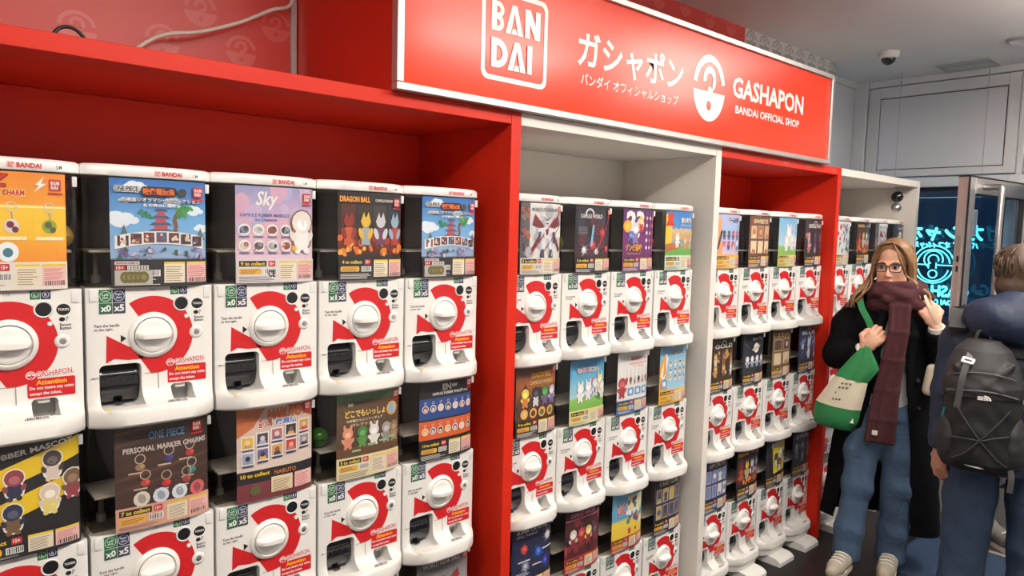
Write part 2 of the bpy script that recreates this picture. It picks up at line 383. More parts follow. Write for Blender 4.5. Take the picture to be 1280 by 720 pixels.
# corner strip where the sign box meets the wall, cables on the cabinet top
struct('trim_3', box_me('trim_3', (1.083, YB-.012, 2.085), (1.104, YB, CEIL), .002), MT['alu'])
tagit(link('white_cable', tube_me('white_cable', spline([(.40, .40, 2.087), (.50, .50, 2.10), (.612, .55, 2.207), (.678, .55, 2.248), (.77, .55, 2.273), (.89, .555, 2.325), (.998, .56, 2.388), (1.074, .575, 2.43), (1.076, .590, 2.55), (1.076, .590, 2.90)], 8), .0062), MT['cablew']), 'white cable sagging across the red patterned wall above the cabinet', 'cable')
tagit(link('black_cable', tube_me('black_cable', spline([(.30, .20, 2.083), (.325, .28, 2.105), (.36, .30, 2.156), (.395, .30, 2.158), (.43, .30, 2.118), (.45, .28, 2.087), (.47, .20, 2.085)], 8), .0045), MT['cableb']), 'thin black cable looped up from the red cabinet top', 'cable')
pl = empty('power_plug', (.455, .26, 2.081), .5, 'small black plug lying on the red cabinet top', 'plug')
bm = bmesh.new(); add_box(bm, (-.025, -.012, 0), (.025, .012, .030), .006, 2); link('plug_body', fin(bm, 'plug_body'), MT['black'], pl)
bm = bmesh.new(); add_tube(bm, [(.025, -.005, .014), (.042, -.005, .014)], .002, 8); add_tube(bm, [(.025, .005, .014), (.042, .005, .014)], .002, 8); link('pin', fin(bm, 'pin'), MT['steel'], pl)

# ================================================================== cabinets
def cabinet(x0, x1, m, label, left=None):
    c = empty('display_cabinet', (x0, 0, 0), 0, label, 'cabinet', 'cabinets along the wall')
    pt = .042; w = x1-x0; z1 = 2.079; D = .53
    def B(nm, a, b): return link(nm, box_me(nm, a, b, .0012), MT[m], c)
    B('side_panel', (w-pt, 0, 0), (w, D, z1))
    a = 0
    if left: B('side_panel', (0, 0, 0), (pt, D, z1)); a = pt
    B('top_panel', (a+.0005, .0015, 2.039), (w-pt-.0005, D, z1))
    B('back_panel', (a+.0005, .513, .0), (w-pt-.0005, D, 2.0385))
    return c
cabinet(.02, 1.601, 'red', 'wide red cabinet at the left holding five columns of capsule machines', True)
cabinet(1.602, 2.788, 'whitelam', 'white cabinet under the middle of the red shop sign')
c3 = cabinet(2.789, 3.973, 'red', 'narrow red cabinet between the two white cabinets')
cabinet(3.974, 5.138, 'whitelam', 'white cabinet at the far end beside the door')
for x, n in ((3.33, 3), (3.56, 4), (3.86, 2)):
    P = Print(); pts = []
    for i in range(n*2): pts.append((x+i*.010+rng.uniform(-.003, .003), 2.050+.014*(i % 2)+rng.uniform(0, .004)))
    P.line(pts, .004, (.70, .16, .11))
    link('scuff', P.mesh('scuff', lambda a, b, k: (a-2.789, .0009-k*2e-5, b), MT['printmatte']), None, c3)

# ================================================================== shop sign
s = empty('shop_sign', (1.105, -.02, 2.080), 0, 'long red shop sign with white lettering in a metal frame above the cabinets', 'sign')
SW, SH, SD = 2.652, .456, .62
def sB(nm, a, b, m, bev=.002): return link(nm, box_me(nm, a, b, bev), MT[m], s)
fr = .022
for a, b in (((0, -.012, 0), (SW, .02, fr)), ((0, -.012, SH-fr), (SW, .02, SH)), ((0, -.012, fr), (fr, .02, SH-fr)), ((SW-fr, -.012, fr), (SW, .02, SH-fr))):
    sB('frame_bar', a, b, 'alu')
sB('face_panel', (fr, 0, fr), (SW-fr, .012, SH-fr), 'signred', 0)
sB('side_panel', (.001, .02, .001), (.008, SD, .84), 'red', 0)
sB('side_panel', (SW-.008, .02, .001), (SW-.001, SD, SH-.01), 'red', 0)
for x in (.004, SW-.004):
    for z in (.06, .22, .40):
        bm = bmesh.new(); add_lathe(bm, [(0, .003), (.003, .002), (.004, 0)], 8, Matrix.Translation((x, .006, z)) @ Matrix.Rotation(-PI/2 if x < 1 else PI/2, 4, 'Y')); link('rivet', fin(bm, 'rivet'), MT['steel'], s)
WH = (.86, .83, .80); RD = (.86, .035, .010)
def lettering(name, P): link(name, P.mesh(name, lambda a, b, k: (a-1.105, -.0012-k*1e-4, b-2.080), MT['print']), None, s)
P = Print(); bandai_mark(P, 1.548, 2.300, .140, WH); lettering('maker_emblem', P)
P = Print(); P.text('ガシャポン', 1.834, 2.263, 2.449, 2.392, WH, .022); lettering('katakana_lettering', P)
P = Print(); P.text('バンダイ オフィシャルショップ', 1.854, 2.205, 2.423, 2.247, WH, .010); lettering('katakana_lettering', P)
P = Print(); gasha_mark(P, 2.636, 2.307, .136, WH, RD, .86); lettering('capsule_emblem', P)
P = Print(); P.text('GASHAPON', 2.813, 2.297, 3.455, 2.387, WH, .030); lettering('lettering', P)
P = Print(); P.text('BANDAI OFFICIAL SHOP', 2.843, 2.231, 3.421, 2.266, WH, .022); lettering('lettering', P)

# ================================================================== ceiling things, hanging neon sign
d = empty('dome_camera', (5.07, .225, CEIL), 0, 'small white dome camera with a dark lens on the ceiling', 'security camera')
bm = bmesh.new(); add_lathe(bm, [(0, 0), (.066, 0), (.066, -.022), (.058, -.038), (.047, -.042), (0, -.042)], 28); link('housing', fin(bm, 'housing'), MT['white'], d)
bm = bmesh.new(); add_lathe(bm, [(.045, -.042)] + [(.045*math.cos(a), -.042-.042*math.sin(a)) for a in [PI/2*k/7 for k in range(1, 8)]], 24); link('lens_dome', fin(bm, 'lens_dome', 60), MT['chute'], d)
d = empty('ceiling_light', (5.26, -.47, CEIL), 0, 'round recessed ceiling downlight with a grey ring near the door', 'light')
bm = bmesh.new(); add_lathe(bm, [(.085, 0), (.085, -.010), (.066, -.016), (.060, -.004), (.060, 0)], 28); link('trim_ring', fin(bm, 'trim_ring'), MT['grey'], d)
bm = bmesh.new(); add_lathe(bm, [(0, -.004), (.060, -.004)], 24); link('diffuser', fin(bm, 'diffuser'), mat('lamp_diffuser', (.7, .7, .68), .5), d)
d = empty('ceiling_plate', (5.79, -.03, CEIL), 0, 'clear flat plate fixed to the ceiling above the glazing', 'panel')
link('plate', box_me('plate', (-.14, -.165, -.008), (.135, .165, 0), .002), MT['acrylic'], d)
bm = bmesh.new()
for a, b in (((-.14, -.165, -.010), (-.134, .165, -.0085)), ((.129, -.165, -.010), (.135, .165, -.0085)), ((-.134, -.165, -.010), (.129, -.159, -.0085)), ((-.134, .159, -.010), (.129, .165, -.0085))): add_box(bm, a, b)
link('plate_edge', fin(bm, 'plate_edge'), MT['grey'], d)

n = empty('neon_sign', (5.75, .10, 1.02), 0, 'cyan neon shop sign seen mirrored from behind in the window', 'sign')
link('acrylic_sheet', box_me('acrylic_sheet', (0, -.325, 0), (.008, .325, .985), .002), MT['acrylic'], n)
link('edge_light', box_me('edge_light', (-.001, -.325, .985), (.009, .325, .988), 0), mat('lit_edge', (.3, .5, .6), .4, emit=(.25, .55, .75), estr=.6), n)
for y in (-.276, .29):
    bm = bmesh.new(); add_tube(bm, [(.004, y, .97), (.004, y, CEIL-1.02)], .0016, 6); add_tube(bm, [(.004, y, CEIL-1.02-.10), (.004, y, CEIL-1.02-.06)], .005, 8)
    link('suspension_cable', fin(bm, 'suspension_cable'), MT['grey'], n)
def neon_text(name, txt, zc, w, h, dep, outline=True):
    cu = bpy.data.curves.new(name, 'FONT'); cu.body = txt; cu.size = 1; cu.resolution_u = 3; cu.align_x = 'LEFT'
    cu.fill_mode = 'NONE' if outline else 'FRONT'; cu.bevel_depth = 0 if not outline else .0; cu.dimensions = '2D'
    V, F, a0, a1, b0, b1 = text2d(txt, 0.0)
    sx = w/(a1-a0); sy = h/(b1-b0)
    cu.fill_mode = 'FRONT'; cu.offset = 0
    o = bpy.data.objects.new('t', cu); COL.objects.link(o); dg = bpy.context.evaluated_depsgraph_get(); me = bpy.data.meshes.new_from_object(o.evaluated_get(dg)); bpy.data.objects.remove(o, do_unlink=True)
    # outline tubes along the glyph borders
    bmx = bmesh.new(); bmx.from_mesh(me); bmesh.ops.remove_doubles(bmx, verts=bmx.verts, dist=1e-4)
    ed = [e for e in bmx.edges if len(e.link_faces) == 1]; out = bmesh.new()
    xm = (a0+a1)/2
    for e in ed:
        p = [Vector((-.003, (v.co.x-xm)*sx, zc-1.02+(v.co.y-b0)*sy-h/2)) for v in e.verts]
        if (p[0]-p[1]).length > 1e-4: add_tube(out, p, dep, 4, False)
    bmx.free(); return link(name, fin(out, name, 60), MT['neon'], n)
neon_text('neon_katakana', 'ガシャポン', 1.758, .63, .120, .0048)
neon_text('neon_katakana', 'バンダイ オフィシャルショップ', 1.668, .58, .045, .0030)
neon_text('neon_lettering', 'GASHAPON', 1.335, .50, .078, .0042)
neon_text('neon_lettering', 'BANDAI OFFICIAL SHOP', 1.255, .48, .034, .0028)
bm = bmesh.new()
def nz(pts, r=.0045): add_tube(bm, [(-.003, y, z-1.02) for y, z in pts], r, 6)
def narc(cy, cz, r, a0, a1, k=24): nz([(cy+r*math.cos(math.radians(a0+(a1-a0)*i/k)), cz+r*math.sin(math.radians(a0+(a1-a0)*i/k))) for i in range(k+1)])
cz = 1.525; cy = -.015
narc(cy, cz, .135, 0, 359.9, 36); narc(cy, cz, .108, 6, 174); narc(cy, cz+.035, .062, -60, 200); narc(cy, cz+.035, .034, -60, 200)
nz([(cy-.135, cz-.004), (cy-.02, cz-.004)]); nz([(cy+.03, cz-.004), (cy+.135, cz-.004)]); nz([(cy-.02, cz-.03), (cy-.02, cz+.012)]); nz([(cy+.03, cz-.03), (cy+.03, cz+.012)])
narc(cy, cz-.07, .028, 0, 359.9); narc(cy, cz-.02, .100, 190, 350)
link('neon_emblem', fin(bm, 'neon_emblem', 60), MT['neon'], n)

b = empty('ball_spotlight', (5.03, .10, 2.039), 0, 'black and silver ball shaped fitting hanging in the end white cabinet', 'spotlight')
bm = bmesh.new(); add_box(bm, (-.018, -.012, -.012), (.018, .012, 0), .003); add_tube(bm, [(0, 0, -.01), (0, 0, -.05)], .007, 8); link('bracket', fin(bm, 'bracket'), MT['steel'], b)
bm = bmesh.new(); bmesh.ops.create_uvsphere(bm, u_segments=18, v_segments=12, radius=.037, matrix=Matrix.Translation((.012, 0, -.062))); link('black_ball', fin(bm, 'black_ball', 80), MT['chute'], b)
bm = bmesh.new(); bmesh.ops.create_uvsphere(bm, u_segments=18, v_segments=12, radius=.031, matrix=Matrix.Translation((-.028, -.012, -.135))); add_tube(bm, [(.0, 0, -.09), (-.02, -.008, -.115)], .009, 8); link('silver_ball', fin(bm, 'silver_ball', 80), MT['steel'], b)
# ================================================================== capsule machine parts (local: x across, y into the wall, z up from the tray lip)
HW = .1375; DEPTH = .36; PITCH = .576
def plan(y0, k, p, hw=HW, n=12, back=DEPTH):
    xs = [math.sin(PI/2*i/n) for i in range(-n, n+1)]
    return [(hw*x, y0 + k*abs(x)**p) for x in xs] + [(hw, back), (-hw, back)]
def loft(bm, secs, cap=True):
    rings = [[bm.verts.new((x, y, z)) for x, y in pts] for z, pts in secs]; n = len(rings[0])
    for A, B in zip(rings, rings[1:]):
        for k in range(n): bm.faces.new((A[k], A[(k+1) % n], B[(k+1) % n], B[k]))
    if cap: bm.faces.new(rings[0][::-1]); bm.faces.new(rings[-1])
def front_y(x, y0=-.007, k=.024, p=4): return y0 + k*(min(abs(x)/HW, 1))**p
def rbox_y(x0, z0, x1, z1, r, y0, y1):
    bm = bmesh.new(); add_prism(bm, rrect(x0, z0, x1, z1, r, 4), 1, y0, y1); return fin(bm, 'c', sm=False)
def disc_y(cx, cz, prof, n=24):   # prof (r, outwards)
    bm = bmesh.new(); add_lathe(bm, prof, n, Matrix.Translation((cx, 0, cz)) @ Matrix.Rotation(PI/2, 4, 'X')); return bm

PM = {}
# body shell with flared tray, openings cut in
bm = bmesh.new()
S = [(-.014, -.046, .048, 4), (-.011, -.053, .052, 4), (-.006, -.057, .054, 4), (.018, -.058, .055, 4), (.0265, -.0545, .053, 4), (.0315, -.045, .046, 4), (.035, -.034, .037, 4),
     (.040, -.022, .026, 5), (.047, -.012, .016, 6), (.056, -.005, .010, 8), (.068, -.001, .006, 10), (.090, 0, .005, 12), (.304, 0, .005, 12)]
loft(bm, [(z, plan(y, k, p)) for z, y, k, p in S])
body = fin(bm, 'body', 40)
cut = [rbox_y(-.114, .025, -.026, .127, .012, -.036, .075), rbox_y(.037, .017, .087, .068, .009, -.032, .045)]
b = disc_y(.064, .262, [(0, -.04), (.0165, -.04), (.0165, .02), (0, .02)], 20); cut.append(fin(b, 'c', sm=False))
body = smooth(boolean_cut(body, cut), 32); PM['body'] = (body, 'white')
PM['lid'] = None
bm = bmesh.new()
loft(bm, [(z, plan(-.011+i, .028, 4, HW+.003-i)) for z, i in ((.557, .0015), (.559, 0), (.575, 0), (.580, .0025), (.583, .008), (.584, .016))]); lid = fin(bm, 'lid', 40)
P = Print(); bandai_mark(P, .012, .5675, .0062, (.62, .02, .03)); P.text('BANDAI', .022, .5620, .066, .5728, (.62, .02, .03), .03)
lidprint = P.mesh('lid_print', lambda a, b, k: (a, front_y(a, -.0113, .028)-k*4e-5, b), MT['printmatte'])
P = Print(); P.text('LM  :::', .094, .563, .116, .571, (.05, .05, .05), .01)
lidprint2 = P.mesh('lid_serial', lambda a, b, k: (a, front_y(a, -.0113, .028)-.0004, b), MT['printmatte'])
def case_mesh(z1):
    bm = bmesh.new(); loft(bm, [(.304, plan(-.004, .024, 4, HW-.003)), (.307, plan(-.007, .024, 4)), (z1-.002, plan(-.007, .024, 4))], False); return fin(bm, 'case', 40)
case1, case2 = case_mesh(.557), case_mesh(.563)
bm = bmesh.new(); add_box(bm, (-.128, .17, .306), (.128, .174, .555)); add_box(bm, (-.128, .03, .304), (.128, .17, .309)); PM['case_liner'] = (fin(bm, 'case_liner', sm=False), 'darkin')
bm = bmesh.new(); add_box(bm, (-.124, .026, .383), (.124, .15, .389), .002); PM['inner_shelf'] = (fin(bm, 'inner_shelf'), 'facewhite')
bm = bmesh.new(); add_tube(bm, [(-.098, .09, .309), (-.098, .09, .328)], .011, 10); add_tube(bm, [(-.098, .09, .328), (-.098, .09, .383)], .006, 8); PM['post'] = (fin(bm, 'post'), 'grey')
b = disc_y(0, .19, [(.0415, 0), (.0415, .005), (.044, .0095), (.052, .0065), (.0545, 0)], 36); PM['dial_ring'] = (fin(b, 'dial_ring', 50), 'dialwhite')
# dial: dished disc with a swelling grip bar across it
b = disc_y(0, .19, [(.0405, 0), (.0405, .0075), (.038, .0095), (.028, .0085), (0, .008)], 32)
n = 14; rings = []
for i in range(n+1):
    u = -1+2*i/n; hh = .0098*(1-.30*u*u); top = .033*(1-.5*u**4); x = u*.0385
    prof = [(-hh, .008), (-hh*.98, top*.75), (-hh*.55, top), (hh*.55, top), (hh*.98, top*.75), (hh, .008)]
    rings.append([b.verts.new((x, -t, .19+z + .0)) for z, t in prof])
for A, B in zip(rings, rings[1:]):
    for k in range(5): b.faces.new((A[k], A[k+1], B[k+1], B[k]))
b.faces.new(rings[0]); b.faces.new(rings[-1][::-1])
PM['dial'] = (fin(b, 'dial', 45), 'dialwhite')
# dispensing door: glossy black drum with a lip
b = bmesh.new(); arc = []
for k in range(13):
    a = math.radians(-62+k*(62+56)/12); arc.append((.062-.050*math.cos(a), .080+.053*math.sin(a)))
arc += [(.074, .1255), (.074, .028)]
add_prism(b, arc, 0, -.110, -.030)
for zz, yy in ((.107, .0175), (.100, .0150)): add_box(b, (-.105, yy-.002, zz-.0015), (-.035, yy+.004, zz+.0015), .0008)
add_box(b, (-.078, .018, .029), (-.060, .036, .0355), .002)
PM['dispenser_door'] = (fin(b, 'dispenser_door', 40), 'chute')
P = Print(); P.text('BANDAI', -.100, .079, -.040, .093, (.035, .035, .04), .03)
PM['door_emboss'] = (P.mesh('door_emboss', lambda a, b_, k: (a, .0112, b_), MT['chute']), None)
b = bmesh.new(); add_box(b, (.038, .040, .0175), (.086, .0445, .068)); PM['return_tray'] = (fin(b, 'return_tray', sm=False), 'grey')
b = bmesh.new(); add_box(b, (.050, .006, .056), (.073, .038, .069), .003); PM['return_flap'] = (fin(b, 'return_flap'), 'white')
b = disc_y(.064, .262, [(.0150, 0), (.0152, .0016), (.0172, .0026), (.0190, .001), (.0190, 0)], 24); PM['slot_ring'] = (fin(b, 'slot_ring', 50), 'facewhite')
b = disc_y(.064, .262, [(0, .0008), (.0154, .0008), (.0154, 0)], 24); PM['coin_slot'] = (fin(b, 'coin_slot'), 'black')
b = disc_y(.075, .230, [(0, .0045), (.0042, .004), (.0052, .002), (.0052, 0)], 16); PM['return_button'] = (fin(b, 'return_button'), 'dialwhite')
b = disc_y(.098, .190, [(.0065, .003), (.009, .004), (.0135, .003), (.016, 0)], 22); PM['lock_ring'] = (fin(b, 'lock_ring', 50), 'facewhite')
b = disc_y(.098, .190, [(0, .0042), (.0063, .0042), (.0068, 0)], 16); add_box(b, (.0945, -.006, .1887), (.1015, -.004, .1913)); PM['lock'] = (fin(b, 'lock'), 'steel')
b = bmesh.new()
for x in (-.133, .117): add_box(b, (x, -.0022, .276), (x+.016, .004, .300), .001)
PM['hinge_tab'] = None
for i, x in enumerate((-.1305, .1165)):
    b = bmesh.new(); add_box(b, (x, -.0012, .274), (x+.014, .006, .301), .0008); PM['hinge_tab_%d' % i] = (fin(b, 'hinge_tab'), 'facewhite')
b = bmesh.new(); add_box(b, (.1245, .0045, .528), (.1335, .014, .550), .0008); PM['side_tag'] = (fin(b, 'side_tag'), 'facewhite')

def tray_y(z):
    for (z0, y0, *_), (z1, y1, *_) in zip(S, S[1:]):
        if z0 <= z <= z1: return y0+(y1-y0)*(z-z0)/(z1-z0)
RED = (.58, .012, .016); BK = (.010, .010, .012); WT = (.80, .79, .77); GRN = (.016, .16, .055); NVY = (.02, .03, .10)
dm = front_map(-.0004)
P = Print(); cx, cz = 0, .19; pts = []
a0, a1 = 124, -93
N = 26
for k in range(N+1):
    a = math.radians(a0+(a1-a0)*k/N); pts.append((cx+.0905*math.cos(a), cz+.0925*math.sin(a)))
inn = []
for k in range(N+1):
    a = math.radians(a0+(-152-a0)*k/N); inn.append((cx+.0525*math.cos(a), cz+.0525*math.sin(a)))
tris = [(k, k+1, N+2+k, N+1+k) for k in range(N)]
P.poly(pts+inn, RED, None, tris)
P.poly([pts[-1], inn[-1], (-.052, .135), (-.020, .135), (-.009, .128), (-.005, .118)], RED, None, [(0, 5, 4, 3, 1), (1, 3, 2)])
P.poly([inn[-1], (-.052, .166), (-.098, .195), (-.100, .131), (-.083, .140), (-.052, .1345)], RED, None, [(0, 1, 5), (1, 2, 4, 5), (2, 3, 4)])
PM['arrow_sticker'] = (P.mesh('arrow_sticker', dm, MT['printmatte']), None)
P = Print()
P.text('Turn the handle', -.123, .2145, -.071, .2215, BK, .012); P.text('to the right.', -.123, .205, -.084, .212, BK, .012)
P.poly([(-.069, .177), (-.069, .195), (-.057, .186)], BK)
PM['instruction_print'] = (P.mesh('instruction_print', dm, MT['printmatte']), None)
P = Print(); P.ell(.101, .260, .0135, .0125, BK, 20); P.text('TOKEN', .0905, .2575, .1115, .263, WT, .02)
PM['token_badge'] = (P.mesh('token_badge', dm, MT['printmatte']), None)
P = Print(); P.ell(.098, .2385, .0058, .0048, BK, 14); P.line([(.106, .234), (.106, .243), (.109, .2435), (.1095, .239)], .0012, BK)
P.text('Return', .094, .2235, .115, .230, BK, .012); P.text('Button', .094, .216, .115, .2225, BK, .012)
PM['return_print'] = (P.mesh('return_print', dm, MT['printmatte']), None)
P = Print(); gasha_mark(P, .0375, .1205, .0072, RED, WT); P.ell(.0375, .1205, .0092, .0090, WT, 16); gasha_mark(P, .0375, .1205, .0074, RED, WT)
for dx, dz in ((-.0012, 0), (.0012, 0), (0, .0012), (0, -.0012)): P.text('GASHAPON.', .048+dx, .1155+dz, .118+dx, .1275+dz, WT, .03, 0, .06)
P.text('GASHAPON.', .048, .1155, .118, .1275, RED, .012, 0, .06)
PM['brand_print'] = (P.mesh('brand_print', dm, MT['printmatte']), None)
P = Print(); P.rr(.031, .071, .120, .1125, .003, RED); P.text('Attention', .047, .0985, .104, .1095, (.85, .45, .02), .03)
P.text('Do not insert any coins', .0345, .0865, .117, .0955, WT, .022); P.text('except the token.', .0345, .0745, .094, .0835, WT, .022)
PM['attention_label'] = (P.mesh('attention_label', lambda a, b_, k: (a, -.0015-k*6e-5, b_), MT['printmatte']), None)
def slot_label(a, b):
    P = Print(); P.rect(-.112, .2705, -.0855, .300, GRN); P.rect(-.0845, .2705, -.058, .300, NVY)
    for x, t1, t2 in ((-.0988, 'Left', 'slot'), (-.0713, 'Right', 'slot')):
        P.arc(x, .2853, .0108, .0118, 0, 360, WT, 16); P.text(t1, x-.0068, .286, x+.0068, .2915, WT, .01); P.text(t2, x-.006, .2795, x+.006, .285, WT, .01)
    P.rect(-.112, .245, -.0855, .2695, (.03, .12, .06)); P.rect(-.0845, .245, -.058, .2695, (.05, .06, .09))
    P.text('x'+a, -.109, .250, -.088, .2655, WT, .03); P.text('x'+b, -.082, .250, -.061, .2655, WT, .03)
    P2 = Print(); P2.rect(.040, .284, .0585, .303, GRN); P2.rect(.0595, .284, .078, .303, NVY)
    P2.arc(.0493, .2945, .006, .0068, 0, 360, WT, 12); P2.arc(.0687, .2945, .006, .0068, 0, 360, WT, 12); P2.text('L', .047, .291, .0515, .298, WT, .01); P2.text('R', .0665, .291, .071, .298, WT, .01)
    if 'coin_label' not in PM: PM['coin_label'] = (P2.mesh('coin_label', dm, MT['printmatte']), None)
    return P.mesh('slot_label', dm, MT['printmatte'])
slab0, slab1 = slot_label('0', '5'), slot_label('1', '5')
def tray_pt(t): # t 0 lip .. 1 up, along tray slope
    pts = [(-.051, .0295), (-.045, .0316), (-.036, .0345), (-.026, .0384), (-.016, .0445)]
    f = t*4; i = min(int(f), 3); f -= i; return [pts[i][j]+(pts[i+1][j]-pts[i][j])*f for j in (0, 1)]
rb = random.Random(5)
P = Print(); P.rect(.014, .30, .066, .62, (.74, .73, .71)); x = .016
while x < .063:
    w = rb.choice((.0009, .0016, .0024)); P.rect(x, .34, x+w, .58, BK); x += w+rb.choice((.0008, .0014))
def traymap(a, t, k):
    y, z = tray_pt(t); return (a, y-.0006-k*2e-5, z+.0007+k*2e-5)
PM['barcode_label'] = (P.mesh('barcode_label', traymap, MT['printmatte']), None)
P = Print()
for t in (.12, .24, .36): P.rect(-.095, t, -.020, t+.03, (.50, .50, .50))
P.poly([(-.112, .10), (-.100, .10), (-.106, .42)], (.75, .62, .03))
PM['warning_label'] = (P.mesh('warning_label', traymap, MT['printmatte']), None)
P = Print(); sg = (.22, .21, .20); P.rect(-.0008+.010, .060, .0008+.010, .100, sg); P.rect(-.020, .0985, .0108, .100, sg); P.rect(-.132, .0985, -.116, .100, sg)
P.ell(-.126, .099, .0018, .0018, BK, 8)
PM['seam'] = (P.mesh('seam', lambda a, b_, k: (a, tray_y(b_)-.0006, b_), MT['printmatte']), None)
P = Print(); P.text('150', -.006, .2935, .006, .3000, (.25, .25, .25), .0); PM['serial_print'] = (P.mesh('serial_print', dm, MT['printmatte']), None)
bm = bmesh.new(); loft(bm, [(-.046, plan(-.036, .050, 4, HW-.004)), (-.044, plan(-.042, .050, 4, HW-.002)), (-.016, plan(-.048, .050, 4, HW-.002)), (-.014, plan(-.046, .050, 4, HW-.004))]); base_me = fin(bm, 'base', 40)
bm = bmesh.new(); prof = [(-.135, 0), (-.135, .026)] + [(-.135+.105*math.sin(PI/2*k/6), .026+.052*(1-math.cos(PI/2*k/6))*1.0) for k in range(1, 7)]
prof = [(-.104, 0), (-.104, .020), (-.094, .030), (-.080, .037), (-.060, .040), (-.030, .0415), (.20, .0415), (.20, 0)]
add_prism(bm, prof, 0, -.075, .075); foot_me = fin(bm, 'foot', 30)
ORDER = ['body', 'case_liner', 'inner_shelf', 'post', 'dial_ring', 'dial', 'dispenser_door', 'return_tray', 'return_flap', 'slot_ring', 'coin_slot', 'return_button', 'lock_ring', 'lock',
         'hinge_tab_0', 'hinge_tab_1', 'side_tag', 'arrow_sticker', 'instruction_print', 'token_badge', 'return_print', 'brand_print', 'attention_label', 'barcode_label', 'warning_label', 'seam', 'serial_print', 'coin_label']
for k in ORDER:
    me, m = PM[k]
    if m and not me.materials: me.materials.append(MT[m])
lid.materials.append(MT['white']); case1.materials.append(MT['smoky']); case2.materials.append(MT['smoky']); base_me.materials.append(MT['white']); foot_me.materials.append(MT['white'])
YF = .055
def machine(x, tier, poster, label, group, lone=False, sx=1):
    z0 = 1.240-PITCH*(tier-1)
    t = empty('capsule_machine', (x, YF, z0), 0, label, 'vending machine', group); t.scale = (sx, 1, 1)
    for k in ORDER:
        o = link(k[:-2] if k[-2] == '_' else k, PM[k][0], None, t)
        if k == 'dispenser_door': link('door_emboss', PM['door_emboss'][0], None, o)
    link('slot_label', slab1 if lone else slab0, None, t)
    link('case', case1 if tier == 1 else case2, None, t)
    if tier == 1:
        l = link('lid', lid, None, t); link('maker_print', lidprint, None, l); link('serial_print', lidprint2, None, l)
    if tier == 3:
        link('base', base_me, None, t); link('foot', foot_me, None, t, (0, 0, -z0))
    link('poster', poster, None, t); return t
def capsule(bx, tier, dx, col, label, i, dy):
    z = 1.240-PITCH*(tier-1)+.389; c = empty('toy_capsule', (bx+dx, YF+dy, z), rz=i, label=label, cat='capsule', group='toy capsules inside the cases')
    r = .030
    m = mat('capsule_shell', col, .15, coat=.5)
    bm = bmesh.new(); add_lathe(bm, [(r*math.cos(a), r+r*math.sin(a)) for a in [PI/2*k/7 for k in range(7)]]+[(0, 2*r)], 20); link('upper_half', fin(bm, 'upper_half', 60), m, c)
    bm = bmesh.new(); add_lathe(bm, [(0, 0)]+[(r*math.cos(a), r+r*math.sin(a)) for a in [-PI/2*k/7 for k in range(6, 0, -1)]]+[(r*1.04, r-.001), (r*1.04, r+.001), (r, r+.001)], 20)
    link('lower_half', fin(bm, 'lower_half', 60), mat('capsule_base', tuple(v*.7 for v in col), .2, coat=.5), c)
